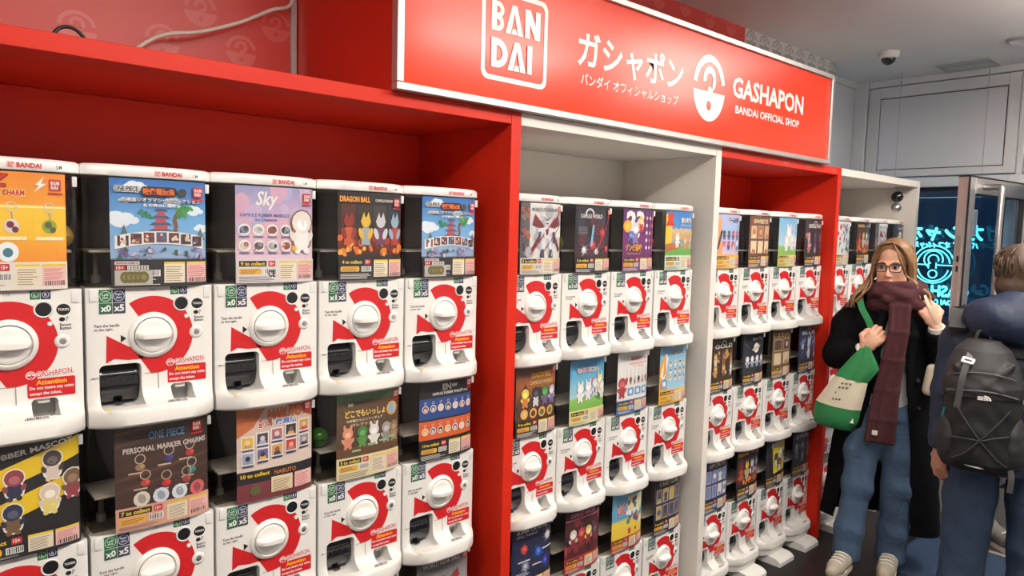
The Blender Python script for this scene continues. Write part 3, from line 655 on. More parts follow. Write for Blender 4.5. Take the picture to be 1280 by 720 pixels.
# ================================================================== posters (flat print; generic figures only)
WHT = srgb(240, 238, 232); BLK = srgb(18, 17, 20); YEL = srgb(240, 205, 40); PNK = srgb(240, 190, 185); REDP = srgb(200, 25, 35)
class Art(Print):
    """u, v in 0..1 over the sheet; aspect W/H about .87"""
    AS = .87
    def finish(s):
        # cut every shape at upright lines so that the print follows the curved sheet, and trim it to the sheet
        br = [0, .08, .2, .45, .7, .8, .87, .93, .97, 1]; V = []; F = []; C = []
        def clip(pl, ax, t, keep):
            out = []
            for a, b in zip(pl, pl[1:]+pl[:1]):
                da, db = (a[ax]-t)*keep, (b[ax]-t)*keep
                if da >= 0: out.append(a)
                if (da > 0 > db) or (da < 0 < db): f = da/(da-db); out.append(tuple(x+(y-x)*f for x, y in zip(a, b)))
            return out
        for f, cc in zip(s.F, s.C):
            pl = [(*s.V[i], *[.80*q+.02 for q in c]) for i, c in zip(f, cc)]; us = [p[0] for p in pl]; vs = [p[1] for p in pl]
            if max(us) <= 0 or min(us) >= 1 or max(vs) <= 0 or min(vs) >= 1: continue
            if min(vs) < 0: pl = clip(pl, 1, 0, 1)
            if max(vs) > 1: pl = clip(pl, 1, 1, -1)
            for a, b in zip(br, br[1:]):
                if min(us) >= b or max(us) <= a: continue
                q = pl
                if min(us) < a: q = clip(q, 0, a, 1)
                if max(us) > b and len(q) > 2: q = clip(q, 0, b, -1)
                if len(q) > 2:
                    n = len(V); V += [p[:3] for p in q]; F.append(tuple(range(n, n+len(q)))); C.append([p[3:] for p in q])
        s.V, s.F, s.C = V, F, C; return s
    def el(s, u, v, r, col, ry=None, rot=0, n=12): return s.ell(u, v, r/s.AS, (ry or r), col, n, rot)
    def bgd(s, *stops):
        st = list(stops)
        for (v0, c0), (v1, c1) in zip(st, st[1:]): s.k = 1; s.rect(0, v0, 1, v1, c0, c1)
        s.k = 2; return s
    def maker(s, u=.90, v=.90, h=.05):
        s.rr(u-h/s.AS, v-h, u+h/s.AS, v+h, .012, REDP); bandai_mark(s, u, v, h*.95, WHT, False, 1/s.AS)
        s.rect(u-.07, v-h-.03, u+.07, v-h-.015, REDP)
    def title(s, t, u0, v0, u1, v1, col, edge=None, bold=.03, slant=0, e=.006):
        if edge:
            for dx, dy in ((-e, 0), (e, 0), (0, -e), (0, e), (e, -e)): s.text(t, u0+dx, v0+dy, u1+dx, v1+dy, edge, bold, slant); s.k -= 1
            s.k += 1
        s.text(t, u0, v0, u1, v1, col, bold, slant)
    def bars(s, u0, v0, u1, v1, n, col, rng=None, w=.5):
        h = (v1-v0)/n
        for i in range(n):
            e = u1-(rng.uniform(0, .3)*(u1-u0) if rng else 0); s.rect(u0, v0+i*h, e, v0+i*h+h*w, col); s.k -= 1
        s.k += 1
    def footer(s, rng, base, h=.24, n='5', dark=False, coin=True):
        s.rect(0, 0, 1, h, base); tc = WHT if dark else srgb(70, 66, 62)
        s.rect(.03, h-.075, .36, h-.015, BLK); s.text('%s to collect' % n, .05, h-.065, .34, h-.025, YEL, .03)
        s.rr(.38, h-.075, .47, h-.015, .01, REDP); s.text('15+', .395, h-.062, .455, h-.028, WHT, .03)
        s.rr(.03, h-.155, .30, h-.095, .02, srgb(235, 180, 60)); s.bars(.05, h-.15, .28, h-.10, 3, srgb(170, 110, 30), rng)
        s.bars(.03, .015, .48, h-.17, 4, tc, rng, .35)
        s.rect(.33, h-.155, .48, h-.095, WHT); x = .34
        while x < .47: w = rng.choice((.006, .01)); s.rect(x, h-.15, x+w, h-.10, BLK); s.k -= 1; x += w+.008
        s.k += 1
        s.rect(.52, .03, .74, h-.02, srgb(238, 225, 200)); s.rect(.52, h-.04, .74, h-.02, YEL); s.bars(.535, .045, .725, h-.05, 7, srgb(150, 130, 110), rng, .35)
        s.rect(.76, .03, .985, h-.02, PNK); s.rect(.76, h-.04, .985, h-.02, YEL); s.bars(.775, .085, .97, h-.05, 6, srgb(205, 120, 115), rng, .4)
        x = .78
        while x < .965: w = rng.choice((.006, .012)); s.rect(x, .035, x+w, .075, BLK); s.k -= 1; x += w+.009
        s.k += 1
    def critter(s, u, v, h, c, c2, rng=None, ears=0, edge=None):
        r = h*.28
        if edge: s.el(u, v, r*1.18, edge, r*1.3); s.el(u, v+r*1.6, r*1.25, edge)
        s.el(u, v, r*.95, c2, r*1.1); s.el(u-r*.5/s.AS, v-r*1.1, r*.35, c2, n=8); s.el(u+r*.5/s.AS, v-r*1.1, r*.35, c2, n=8)
        for q in range(ears):
            sgn = -1 if q == 0 else 1; s.el(u+sgn*r*.6/s.AS, v+r*2.6, r*.28, c, r*.8, -sgn*.25, 8)
        s.el(u, v+r*1.6, r*1.1, c); s.el(u, v+r*1.35, r*.62, tuple(min(1, x*1.4+.08) for x in c), r*.55)
        s.el(u-r*1.0/s.AS, v+r*.25, r*.3, c, r*.5, .5, 8); s.el(u+r*1.0/s.AS, v+r*.25, r*.3, c, r*.5, -.5, 8)
    def charm(s, u, v, h, c, c2, edge=None):
        s.arc(u, v+h*.42, h*.12, h*.15, 0, 360, srgb(210, 205, 195), 14, 1/s.AS)
        s.line([(u, v+h*.28), (u+.008, v+h*.05)], .012, srgb(160, 155, 150))
        s.el(u, v-h*.12, h*.20, c); s.el(u-.012, v-h*.08, h*.10, c2); s.el(u+.03, v-h*.22, h*.09, c2, n=8)
    def cloud(s, u, v, r, c):
        for dx, dy, k in ((-1.1, 0, .6), (-.4, .25, .9), (.5, .2, .8), (1.2, -.05, .55), (0, -.1, 1)): s.el(u+dx*r/s.AS, v+dy*r, r*k, c, r*k*.7); s.k -= 1
        s.k += 1
    def mech(s, u, v, h, cols, rng):
        def pg(L, c): s.poly([(u+a*h, v+b*h) for a, b in L], c)
        a, b, c = cols
        for sg in (-1, 1):
            pg([(sg*.06, -.02), (sg*.20, -.05), (sg*.24, -.45), (sg*.12, -.48), (sg*.08, -.2)], a); pg([(sg*.12, -.28), (sg*.24, -.3), (sg*.28, -.5), (sg*.08, -.5)], b)
            pg([(sg*.12, .22), (sg*.34, .30), (sg*.36, .14), (sg*.16, .08)], a); pg([(sg*.24, .14), (sg*.34, .14), (sg*.38, -.14), (sg*.28, -.14)], b)
            pg([(sg*.08, .25), (sg*.50, .56), (sg*.60, .30), (sg*.30, .22)], c); pg([(sg*.30, .1), (sg*.64, -.30), (sg*.56, -.36), (sg*.26, .04)], c)
        pg([(-.14, .26), (.14, .26), (.10, -.04), (-.10, -.04)], a); pg([(-.07, .2), (.07, .2), (.04, .06), (-.04, .06)], c)
        pg([(-.07, .42), (.07, .42), (.08, .28), (-.08, .28)], a); pg([(-.02, .40), (-.16, .52), (0, .44), (.16, .52), (.02, .40)], b); pg([(-.05, .36), (.05, .36), (.05, .32), (-.05, .32)], c)
    def crystal(s, u, v, h, c, rng, n=9):
        for i in range(n):
            a = 2*PI*i/n+rng.uniform(-.2, .2); L = h*rng.uniform(.6, 1.1)
            s.poly([(u+math.cos(a+.5)*h*.16/s.AS, v+math.sin(a+.5)*h*.16), (u+math.cos(a)*L/s.AS, v+math.sin(a)*L), (u+math.cos(a-.5)*h*.16/s.AS, v+math.sin(a-.5)*h*.16)], c)
        s.el(u, v, h*.42, c); s.el(u, v+.01, h*.2, tuple(min(1, q*1.8+.05) for q in c))
    def tile(s, u0, v0, u1, v1, c, c2, c3=None, frame=WHT):
        s.rect(u0-.012, v0-.012, u1+.012, v1+.012, frame); s.rect(u0, v0, u1, v1, c)
        w = (u1-u0); h = v1-v0; m = (u0+u1)/2
        s.poly([(u0+.1*w, v0), (u1-.1*w, v0), (m+.22*w, v0+.35*h), (m-.22*w, v0+.35*h)], c3 or c2); s.el(m, v0+.52*h, h*.24, c2)
    def splash(s, rng, cols, n, u0, v0, u1, v1, r):
        for i in range(n):
            s.el(rng.uniform(u0, u1), rng.uniform(v0, v1), rng.uniform(.4, 1)*r, rng.choice(cols), rng.uniform(.4, 1)*r, rng.uniform(0, 3), 9)
def R(*c): return srgb(*c)

def p_charms(A, g):
    A.bgd((.24, R(246, 150, 30)), (.42, R(247, 170, 30)), (.43, R(248, 195, 40)), (.72, R(250, 205, 50)), (.73, R(245, 160, 35)), (1, R(240, 140, 30)))
    A.rect(0, .70, 1, .715, R(255, 235, 170)); A.title('DRAGON BALL', -.16, .895, .28, .965, R(250, 200, 40), R(180, 30, 25)); A.title('Z', .30, .87, .46, .975, R(205, 30, 30), R(60, 20, 10), .03, .2)
    A.title('PERSONAL MARKER CHARM', -.10, .80, .62, .85, R(210, 40, 25), R(250, 225, 150), .03)
    for u, c, c2 in ((.16, R(30, 130, 60), R(20, 90, 40)), (.50, R(225, 215, 210), R(120, 30, 60)), (.84, R(150, 170, 40), R(90, 90, 60))): A.charm(u, .58, .30, c, c2); A.rect(u-.13, .425, u+.13, .455, R(250, 235, 190))
    for u in (.12, .46): A.el(u, .325, .085, R(240, 245, 250)); A.el(u, .32, .04, R(60, 120, 140))
    A.title('⚡', .70, .85, .80, .97, WHT) if False else A.poly([(.72, .90), (.80, .97), (.77, .91), (.82, .91), (.70, .83), (.75, .89)], WHT)
    A.maker(); A.footer(g, R(232, 226, 214), .24, '6')
def p_sky(A, g):
    A.bgd((0, R(25, 27, 40)), (.25, R(60, 60, 90)), (.27, R(150, 180, 215)), (.6, R(110, 175, 228)), (1, R(40, 110, 190)))
    for u, v, r in ((.10, .62, .09), (.85, .72, .06), (.62, .80, .05), (.25, .93, .06), (.95, .55, .05), (.15, .80, .035)): A.cloud(u, v, r, R(230, 240, 250))
    for i in range(4):
        w = .15-.025*i; v = .47+.065*i; A.rect(.50-w*.55, v, .50+w*.55, v+.045, R(190, 80, 80)); A.poly([(.5-w, v+.04), (.5+w, v+.04), (.5+w*.6, v+.068), (.5-w*.6, v+.068)], R(70, 85, 130))
    A.line([(.58, .42), (.66, .55), (.64, .64), (.72, .73)], .045, R(120, 90, 60)); A.splash(g, [R(60, 140, 70), R(80, 160, 90)], 12, .66, .66, .82, .76, .035); A.splash(g, [R(50, 130, 90)], 8, .28, .64, .40, .70, .03)
    A.poly([(.08, .44), (.13, .58), (.18, .44)], R(80, 110, 120)); A.poly([(.88, .44), (.93, .56), (.99, .44)], R(90, 120, 120))
    top = []; bot = []
    for i in range(13):
        u = .04+.92*i/12; q = .05*(1-((u-.5)/.46)**2); top.append((u, .47+q)); bot.append((u, .35+q))
    A.poly(top+bot, WHT, None, [(i, i+1, 14+i, 13+i) for i in range(12)])
    for i in range(7):
        u = .065+.128*i; q = .05*(1-((u+.05-.5)/.46)**2); A.rect(u, .365+q, u+.108, .46+q, g.choice([R(60, 50, 60), R(100, 60, 60), R(80, 90, 120), R(140, 60, 50)])); A.splash(g, [R(220, 190, 160), R(150, 60, 60), R(70, 110, 150), R(230, 215, 200)], 5, u+.02, .39+q, u+.09, .44+q, .022)
    A.splash(g, [R(120, 90, 150), R(160, 140, 180), R(60, 90, 70), R(200, 190, 210)], 26, .05, .27, .95, .36, .03)
    A.title('ONE PIECE', .04, .88, .27, .93, R(40, 45, 60), WHT, .03); A.rr(.30, .845, .66, .935, .03, R(30, 30, 35)); A.title('映像電伝虫', .32, .86, .64, .92, R(240, 120, 40), R(150, 40, 20), .03); A.el(.72, .89, .045, R(55, 58, 62), .04)
    A.title('名場面ジオラマシーンコレクション', .10, .79, .92, .83, WHT, R(60, 80, 120), .02, e=.004); A.text('新世界の仲間たち', .32, .745, .70, .775, WHT, .03)
    A.maker(); A.footer(g, R(28, 27, 32), .25, '5', True); A.rect(.0, .165, .50, .25, R(28, 27, 32)); A.rr(.03, .205, .27, .238, .008, R(225, 200, 200)); A.text('BANDAI NAMCO', .045, .212, .255, .231, R(60, 50, 50), .02); A.rr(.03, .160, .13, .198, .008, REDP); A.text('15+', .045, .166, .115, .192, WHT, .03); A.rect(.15, .160, .36, .198, WHT); A.rect(.03, .02, .40, .155, R(190, 186, 178))
    for i in range(12): A.rect(.16+.016*i, .164, .166+.016*i+.004*(i % 2), .194, BLK)
    for i in range(5): A.el(.13+.045*i, .09, .045, R(105, 98, 45), .055); A.el(.13+.045*i, .09, .025, R(140, 130, 70))
def p_lilac(A, g):
    A.bgd((0, R(225, 215, 222)), (.25, R(228, 200, 215)), (.6, R(225, 175, 195)), (.8, R(190, 170, 205)), (1, R(150, 155, 200)))
    A.splash(g, [R(200, 180, 215), R(215, 170, 195), R(180, 175, 215)], 16, 0, .5, 1, 1, .12)
    A.title('Sky', .22, .76, .48, .95, WHT, None, .02, .25); A.text('CAPSULE RUBBER MASCOT', .05, .685, .66, .72, R(90, 100, 160), .03); A.text('the Creatures', .22, .64, .50, .675, R(90, 100, 160), .02)
    cc = [R(120, 140, 165), R(200, 205, 205), R(150, 80, 70), R(70, 65, 70), R(225, 205, 190), R(90, 80, 85), R(170, 170, 165), R(160, 60, 60)]
    for i in range(8):
        u = .10+.17*(i % 4); v = .53-.165*(i//4); A.el(u, v+.02, .062, WHT); A.el(u, v+.02, .05, cc[i], .04); A.el(u+.02, v+.035, .025, cc[(i+3) % 8]); A.splash(g, [cc[(i+5) % 8]], 3, u-.05, v-.01, u+.05, v+.04, .018); A.rect(u-.06, v-.06, u+.06, v-.045, R(120, 110, 150))
    A.critter(.83, .46, .40, R(235, 225, 215), R(240, 240, 238), g, 0, R(120, 90, 80)); A.el(.72, .36, .03, R(235, 170, 40))
    A.maker(); A.footer(g, R(222, 216, 218), .245, '9'); A.text('CE', .38, .06, .47, .13, BLK, .03)
def p_fire(A, g, n='4'):
    A.bgd((0, R(20, 17, 18)), (.26, R(28, 18, 18)), (.45, R(120, 40, 20)), (.6, R(50, 22, 20)), (1, R(16, 13, 16)))
    for i in range(4): A.rect(.05+.235*i, .42, .255+.235*i, .86, (R(80, 35, 25), R(50, 40, 35), R(60, 50, 50), R(30, 45, 60))[i])
    A.splash(g, [R(230, 110, 30), R(240, 150, 50), R(170, 50, 25), R(120, 35, 20)], 40, .02, .30, .98, .48, .045)
    for u, c, c2, h in ((.15, R(150, 45, 30), R(200, 90, 40), .46), (.40, R(225, 185, 60), R(160, 170, 180), .50), (.63, R(205, 205, 210), R(110, 60, 90), .52), (.87, R(150, 175, 195), R(190, 60, 45), .42)):
        A.poly([(u-.07, .40), (u+.07, .40), (u+.055, .60), (u-.055, .60)], c2); A.el(u, .66, .06, c); A.poly([(u-.08, .66), (u-.03, .78), (u, .70), (u+.04, .78), (u+.08, .66)], c); A.el(u-.07, .53, .03, c, .07, .4); A.el(u+.07, .53, .03, c, .07, -.4)
    A.splash(g, [R(240, 130, 40), R(250, 180, 80)], 14, .02, .30, .98, .40, .035)
    A.title('DRAGON BALL', .02, .885, .46, .95, R(245, 180, 70), R(130, 40, 20)); A.text('CAPSULE FIGURE', .54, .90, .82, .93, WHT, .02)
    A.maker(); A.footer(g, R(26, 22, 24), .25, n, True)
def p_mascot(A, g):
    A.bgd((0, BLK), (1, BLK)); Y = R(238, 200, 20)
    for v in (.70, .40): A.poly([(0, v-.18), (1, v+.12), (1, v+.30), (0, v)], Y)
    A.text('RUBBER MASCOT', .20, .86, .95, .91, WHT, .03, 0, .12)
    cc = [R(235, 215, 120), R(150, 60, 70), R(70, 55, 50), R(40, 45, 75), R(225, 205, 190), R(120, 90, 60)]
    for i, (u, v) in enumerate(((.15, .52), (.42, .60), (.75, .72), (.40, .30), (.72, .42), (.93, .52))): A.critter(u, v, .24, cc[i], cc[(i+2) % 6], g, 0, WHT)
    A.footer(g, R(24, 24, 26), .20, '8', True)
def p_wood(A, g):
    A.bgd((0, R(215, 165, 140)), (.22, R(215, 165, 140)), (.225, R(70, 42, 30)), (1, R(60, 38, 30)))
    for i in range(7): A.poly([(0, .22+.11*i), (1, .36+.11*i), (1, .365+.11*i), (0, .225+.11*i)], R(40, 25, 20)); A.poly([(0, .26+.11*i), (1, .40+.11*i), (1, .43+.11*i), (0, .29+.11*i)], g.choice([R(95, 58, 38), R(80, 50, 36), R(70, 42, 32)]))
    A.title('ONE PIECE', .34, .855, .72, .935, R(110, 150, 190), R(25, 30, 50)); A.title('PERSONAL MARKER CHARMS', .08, .745, .97, .80, R(205, 190, 180), R(40, 30, 35), .03)
    for u, v, c in ((.25, .60, R(150, 120, 80)), (.55, .64, R(60, 50, 120)), (.78, .66, R(180, 50, 50)), (.30, .44, R(190, 70, 60)), (.52, .40, R(190, 40, 45)), (.80, .48, R(60, 110, 110)), (.74, .40, R(150, 60, 60))):
        A.arc(u, v+.08, .04, .05, 0, 360, R(190, 170, 150), 12, 1/A.AS); A.el(u, v, .045, c, .035); A.el(u+.02, v+.01, .02, tuple(x*1.6 for x in c)); A.rect(u-.12, v-.06, u+.02, v-.045, R(200, 180, 160))
    for u, c in ((.26, R(225, 215, 200)), (.46, R(210, 220, 235)), (.66, R(220, 230, 235)), (.86, R(215, 100, 105))): A.el(u, .29, .075, c); A.el(u, .29, .035, tuple(x*.5 for x in c), .05, .6)
    A.maker(.86, .92); A.footer(g, R(222, 165, 140), .22, '7')
def p_tiles(A, g):
    A.bgd((0, R(120, 45, 55)), (.19, R(130, 50, 60)), (.20, R(28, 24, 30)), (.33, R(25, 22, 28)), (.335, R(226, 208, 196)), (1, R(215, 180, 160)))
    A.poly([(0, .70), (0, 1), (.35, 1), (.2, .8)], R(205, 110, 60)); A.poly([(.6, 1), (1, .82), (1, 1)], R(190, 90, 70))
    A.title('NARUTO', .38, .86, .82, .97, R(238, 120, 35), R(120, 40, 20), .03, .1); A.title('豆小紙', .26, .78, .44, .88, R(200, 40, 50), WHT, .03); A.title('疾風伝', .48, .79, .76, .86, R(60, 110, 190), WHT, .03)
    cc = [(R(235, 190, 70), R(240, 210, 170)), (R(70, 70, 95), R(225, 200, 185)), (R(190, 120, 120), R(230, 205, 190)), (R(60, 45, 50), R(120, 100, 90)), (R(205, 160, 90), R(230, 190, 160)), (R(160, 175, 200), R(50, 45, 60)), (R(110, 100, 160), R(60, 50, 70)), (R(225, 170, 110), R(150, 90, 60)), (R(215, 60, 50), R(230, 170, 140)), (R(150, 150, 165), R(215, 190, 170))]
    for i in range(10):
        u = .06+.185*(i % 5); v = .585-.17*(i//5)+.025*(i % 5); A.tile(u, v, u+.135, v+.115, cc[i][0], cc[i][1], cc[(i+4) % 10][0]); A.rect(u, v-.035, u+.135, v-.018, R(60, 60, 110))
    A.text('10 to collect', .04, .265, .40, .31, YEL, .03); A.title('NARUTO', .46, .25, .75, .30, R(200, 120, 60), None, .03)
    A.el(.22, .12, .06, R(100, 95, 50)); A.rect(.42, .06, .70, .23, R(235, 215, 180)); A.bars(.44, .07, .68, .2, 7, R(150, 120, 90), g, .35); A.rect(.73, .06, .98, .23, PNK); A.bars(.75, .07, .96, .21, 7, R(200, 110, 110), g, .35)
    A.maker(.92, .95, .045)
def p_shelf(A, g):
    A.bgd((0, R(232, 220, 175)), (.25, R(230, 216, 170)), (.255, R(95, 62, 35)), (.36, R(110, 72, 40)), (.37, R(80, 55, 35)), (.90, R(105, 75, 48)), (.905, R(85, 120, 80)), (1, R(100, 140, 95)))
    for i in range(5): A.rect(0, .44+.09*i, 1, .445+.09*i, R(70, 48, 30))
    A.title('どこでもいっしょ', .12, .72, .74, .81, R(245, 215, 110), R(120, 70, 30)); A.text('の仲間たちミニフィギュア', .14, .665, .70, .70, R(240, 225, 190), .02); A.text('コレクション', .22, .615, .60, .65, R(240, 225, 190), .02)
    A.text('30', .16, .855, .24, .895, WHT, .02); A.el(.86, .76, .085, R(235, 170, 60)); A.el(.86, .76, .065, R(140, 175, 200))
    for u, c, c2, e in ((.16, R(225, 150, 120), R(220, 140, 110), 2), (.38, R(70, 140, 60), R(90, 150, 70), 0), (.56, R(235, 232, 225), R(230, 228, 220), 2), (.76, R(170, 165, 160), R(150, 145, 140), 0), (.90, R(150, 120, 90), R(170, 140, 100), 0)): A.critter(u, .44, .22, c, c2, g, e)
    for u, v in ((.28, .34), (.52, .39), (.70, .41), (.86, .43)): A.rect(u-.06, v-.03, u+.07, v-.005, R(150, 190, 150))
    A.maker(.93, .93, .045); A.footer(g, R(232, 220, 178), .25, '5')
def p_bands(A, g):
    A.bgd((0, BLK), (1, BLK)); A.title('EN', .40, .88, .56, .96, WHT, None, .05); A.rect(.575, .91, .67, .945, WHT); A.text('CAPSULE RUBBER WALLET ver.2', .22, .825, .90, .86, WHT, .02)
    A.rect(0, .52, 1, .79, R(30, 70, 140)); A.rect(0, .26, 1, .50, R(225, 95, 35))
    for i in range(7):
        for v, k in ((.66, .0), (.37, .05)):
            u = .10+.135*i; A.arc(u, v+.075, .014, .02, 0, 360, R(210, 210, 210), 8, 1/A.AS); A.el(u, v, .048, WHT); A.el(u, v, .038, g.choice([R(60, 40, 40), R(230, 180, 60), R(150, 60, 60), R(90, 110, 150), R(225, 200, 180)])); A.el(u, v-.01, .022, R(235, 205, 180))
    A.maker(.92, .93, .045); A.footer(g, R(20, 20, 22), .24, '14', True)
def p_mecha(A, g):
    A.bgd((0, R(215, 212, 208)), (.25, R(222, 218, 214)), (.7, R(205, 205, 208)), (1, R(228, 226, 222))); A.rect(0, 0, .20, 1, R(90, 88, 92)); A.splash(g, [R(60, 58, 64), R(130, 125, 125), R(170, 90, 70)], 24, .02, .05, .18, .95, .05)
    A.splash(g, [R(190, 188, 192), R(175, 178, 188), R(235, 233, 230)], 14, .2, .3, 1, .9, .12)
    A.mech(.60, .52, .58, (R(225, 225, 228), R(70, 80, 105), R(120, 35, 45)), g); A.line([(.22, .28), (.80, .80)], .022, R(150, 50, 55)); A.line([(.45, .25), (.95, .70)], .014, R(60, 62, 80))
    A.title('MOBILE SUIT GUNDAM', .24, .885, .84, .935, R(90, 88, 95), None, .01); A.maker(.93, .92, .04); A.footer(g, R(214, 208, 200), .23, '5')
def p_crystal(A, g):
    A.bgd((0, R(22, 20, 26)), (.5, R(40, 28, 40)), (1, R(20, 22, 34))); A.splash(g, [R(90, 35, 50), R(45, 45, 70), R(60, 30, 45)], 18, 0, .25, 1, .8, .13)
    A.arc(.36, .86, .08, .11, 10, 170, R(225, 225, 230), 14, 1/A.AS); A.title('CAPSULE WORLD', .12, .82, .70, .88, WHT, R(60, 60, 70), .02, .1)
    for u, v, h, c in ((.45, .42, .16, R(190, 50, 60)), (.72, .60, .17, R(170, 45, 55)), (.22, .34, .12, R(215, 215, 222)), (.85, .36, .12, R(200, 60, 70)), (.55, .32, .10, R(225, 225, 232))): A.crystal(u, v, h, c, g)
    A.line([(.40, .40), (.46, .72)], .05, R(140, 190, 215)); A.line([(.55, .30), (.92, .85)], .02, R(200, 70, 75)); A.bars(.06, .58, .34, .70, 5, R(150, 150, 160), g, .35); A.maker(.92, .92, .045); A.footer(g, R(24, 22, 28), .23, '5', True)
def p_number(A, g):
    A.bgd((0, R(95, 30, 95)), (.5, R(120, 40, 115)), (1, R(85, 30, 100))); A.title('23', .08, .64, .62, .97, WHT, None, .05); A.el(.12, .72, .10, R(245, 170, 40)); A.el(.12, .72, .06, R(250, 200, 70))
    A.critter(.36, .56, .30, R(225, 220, 225), R(140, 120, 170), g, 2); A.critter(.52, .72, .22, R(230, 190, 120), R(200, 60, 60), g); A.critter(.22, .50, .2, R(90, 120, 190), R(60, 70, 130), g)
    for i in range(3):
        A.rect(.66+.11*i, .30, .74+.11*i, .96, R(120, 55, 130))
        for j in range(5): A.el(.70+.11*i, .38+.12*j, .03, g.choice([R(235, 215, 235), R(240, 190, 90), R(200, 90, 120)]))
    A.title('ゾンビ召喚', .06, .32, .56, .44, R(245, 190, 60), R(120, 40, 60)); A.text('カプセルコレクション', .12, .27, .52, .30, R(245, 200, 90), .02); A.footer(g, R(110, 45, 110), .23, '6', True)
def p_beach(A, g):
    A.bgd((0, R(190, 215, 200)), (.24, R(200, 220, 205)), (.26, R(90, 170, 70)), (.40, R(120, 185, 75)), (.42, R(120, 190, 225)), (.7, R(70, 150, 220)), (1, R(50, 125, 205)))
    A.rect(0, .42, .20, .95, R(245, 200, 60)); A.poly([(0, .75), (.12, .95), (.28, .75)], R(215, 50, 40)); A.el(.14, .90, .08, R(225, 60, 45))
    for i in range(9): A.el(.25+.085*i, .58+.02*(i % 2), .06, R(205, 165, 115), .09); A.el(.25+.085*i, .66+.02*(i % 2), .045, R(220, 185, 135))
    A.poly([(0, .30), (.50, .38), (.50, .50), (0, .44)], R(185, 110, 55)); A.critter(.38, .46, .2, R(240, 238, 232), R(240, 238, 232), g, 2); A.critter(.66, .42, .2, R(215, 175, 120), R(200, 150, 100), g); A.critter(.85, .44, .2, R(200, 160, 110), R(215, 180, 140), g)
    A.title('夏の動物', .48, .80, .86, .90, WHT, R(50, 90, 160), .03); A.text('カプセルフィギュア', .46, .755, .90, .785, WHT, .02); A.footer(g, R(200, 222, 205), .235, '6')
def p_peaks(A, g):
    A.bgd((0, R(60, 42, 34)), (.24, R(66, 45, 36)), (.5, R(120, 70, 42)), (.75, R(170, 95, 45)), (1, R(85, 60, 50)))
    A.poly([(0, .45), (.2, .78), (.38, .5), (.55, .72), (.78, .46), (1, .74), (1, .24), (0, .24)], R(80, 55, 42)); A.title('DRAGON BALL', .34, .84, .82, .92, R(245, 190, 50), R(150, 40, 25)); A.title('CAPSULE WORLD', .30, .745, .88, .80, R(235, 200, 120), R(80, 40, 25))
    for u, c, c2 in ((.20, R(240, 215, 90), R(220, 130, 50)), (.45, R(50, 48, 60), R(220, 225, 230)), (.67, R(80, 150, 80), R(120, 90, 150)), (.86, R(200, 195, 215), R(130, 110, 170))): A.critter(u, .52, .24, c, c2, g, 0, R(40, 28, 22))
    for i in range(4): A.el(.18+.21*i, .335, .075, R(235, 170, 80)); A.el(.18+.21*i, .33, .045, g.choice([R(90, 60, 50), R(230, 200, 120), R(90, 120, 70)]))
    A.maker(.90, .94, .04); A.footer(g, R(66, 46, 36), .24, '8', True)
def p_meadow(A, g):
    A.bgd((0, R(226, 224, 170)), (.22, R(226, 224, 170)), (.225, R(120, 185, 75)), (.40, R(150, 205, 100)), (.42, R(170, 215, 225)), (.75, R(95, 180, 220)), (1, R(70, 155, 210)))
    A.el(.85, .48, .2, R(90, 160, 70), .16); A.splash(g, [R(100, 165, 75), R(130, 185, 90), R(80, 145, 65)], 18, .6, .45, 1, .66, .06); A.splash(g, [R(225, 140, 150), R(240, 200, 120)], 8, .55, .62, .95, .7, .03)
    for u, v, c, e in ((.26, .44, R(245, 243, 240), 2), (.47, .46, R(235, 235, 240), 2), (.66, .50, R(215, 220, 235), 0), (.80, .55, R(240, 225, 170), 2), (.88, .44, R(240, 235, 230), 0)): A.critter(u, v, .25, c, c, g, e, R(110, 120, 130))
    A.title('なかよしマスコット', .16, .80, .74, .88, R(235, 120, 130), WHT, .03); A.footer(g, R(228, 226, 172), .22, '5')
def p_hang(A, g):
    A.bgd((0, R(40, 95, 165)), (.22, R(45, 100, 170)), (.225, R(238, 236, 232)), (1, R(240, 238, 236))); A.title('ほねほねチャーム', .38, .86, .86, .94, R(215, 60, 60), None, .03); A.rect(.34, .80, .92, .82, R(235, 150, 150)); A.text('カプセル', .45, .75, .80, .785, R(215, 90, 90), .02)
    for i in range(6): u = .26+.125*i; A.line([(u, .74), (u, .58)], .008, R(150, 150, 155)); A.el(u, .55, .035, g.choice([R(150, 60, 60), R(60, 50, 60), R(210, 190, 180)]), .05); A.el(u, .50, .02, R(120, 90, 80), .035)
    A.critter(.13, .38, .3, R(190, 70, 75), R(170, 60, 70), g, 0)
    for i in range(3): A.rr(.30+.22*i, .29, .48+.22*i, .42, .02, R(110, 165, 215)); A.el(.39+.22*i, .355, .04, WHT)
    A.footer(g, R(45, 100, 170), .22, '6', True)
def p_faces(A, g):
    A.bgd((0, R(238, 175, 55)), (.24, R(240, 185, 60)), (.245, R(165, 210, 235)), (1, R(120, 185, 225))); A.poly([(0, .24), (0, .66), (.16, .90), (.26, .24)], R(240, 165, 60)); A.poly([(.02, .5), (.18, .9), (.27, .8), (.14, .4)], R(235, 238, 240))
    A.title('おっしゅし', .40, .84, .84, .96, BLK, WHT, .03)
    for i in range(12): u = .34+.17*(i % 4); v = .70-.125*(i//4); A.el(u, v, .05, WHT, .055); A.el(u, v+.005, .038, g.choice([R(60, 50, 55), R(110, 70, 50), R(200, 170, 90), R(90, 90, 120)])); A.el(u, v-.012, .026, R(240, 212, 190))
    A.el(.14, .36, .09, R(90, 160, 215)); A.el(.14, .36, .05, WHT); A.footer(g, R(240, 185, 60), .24, '12')
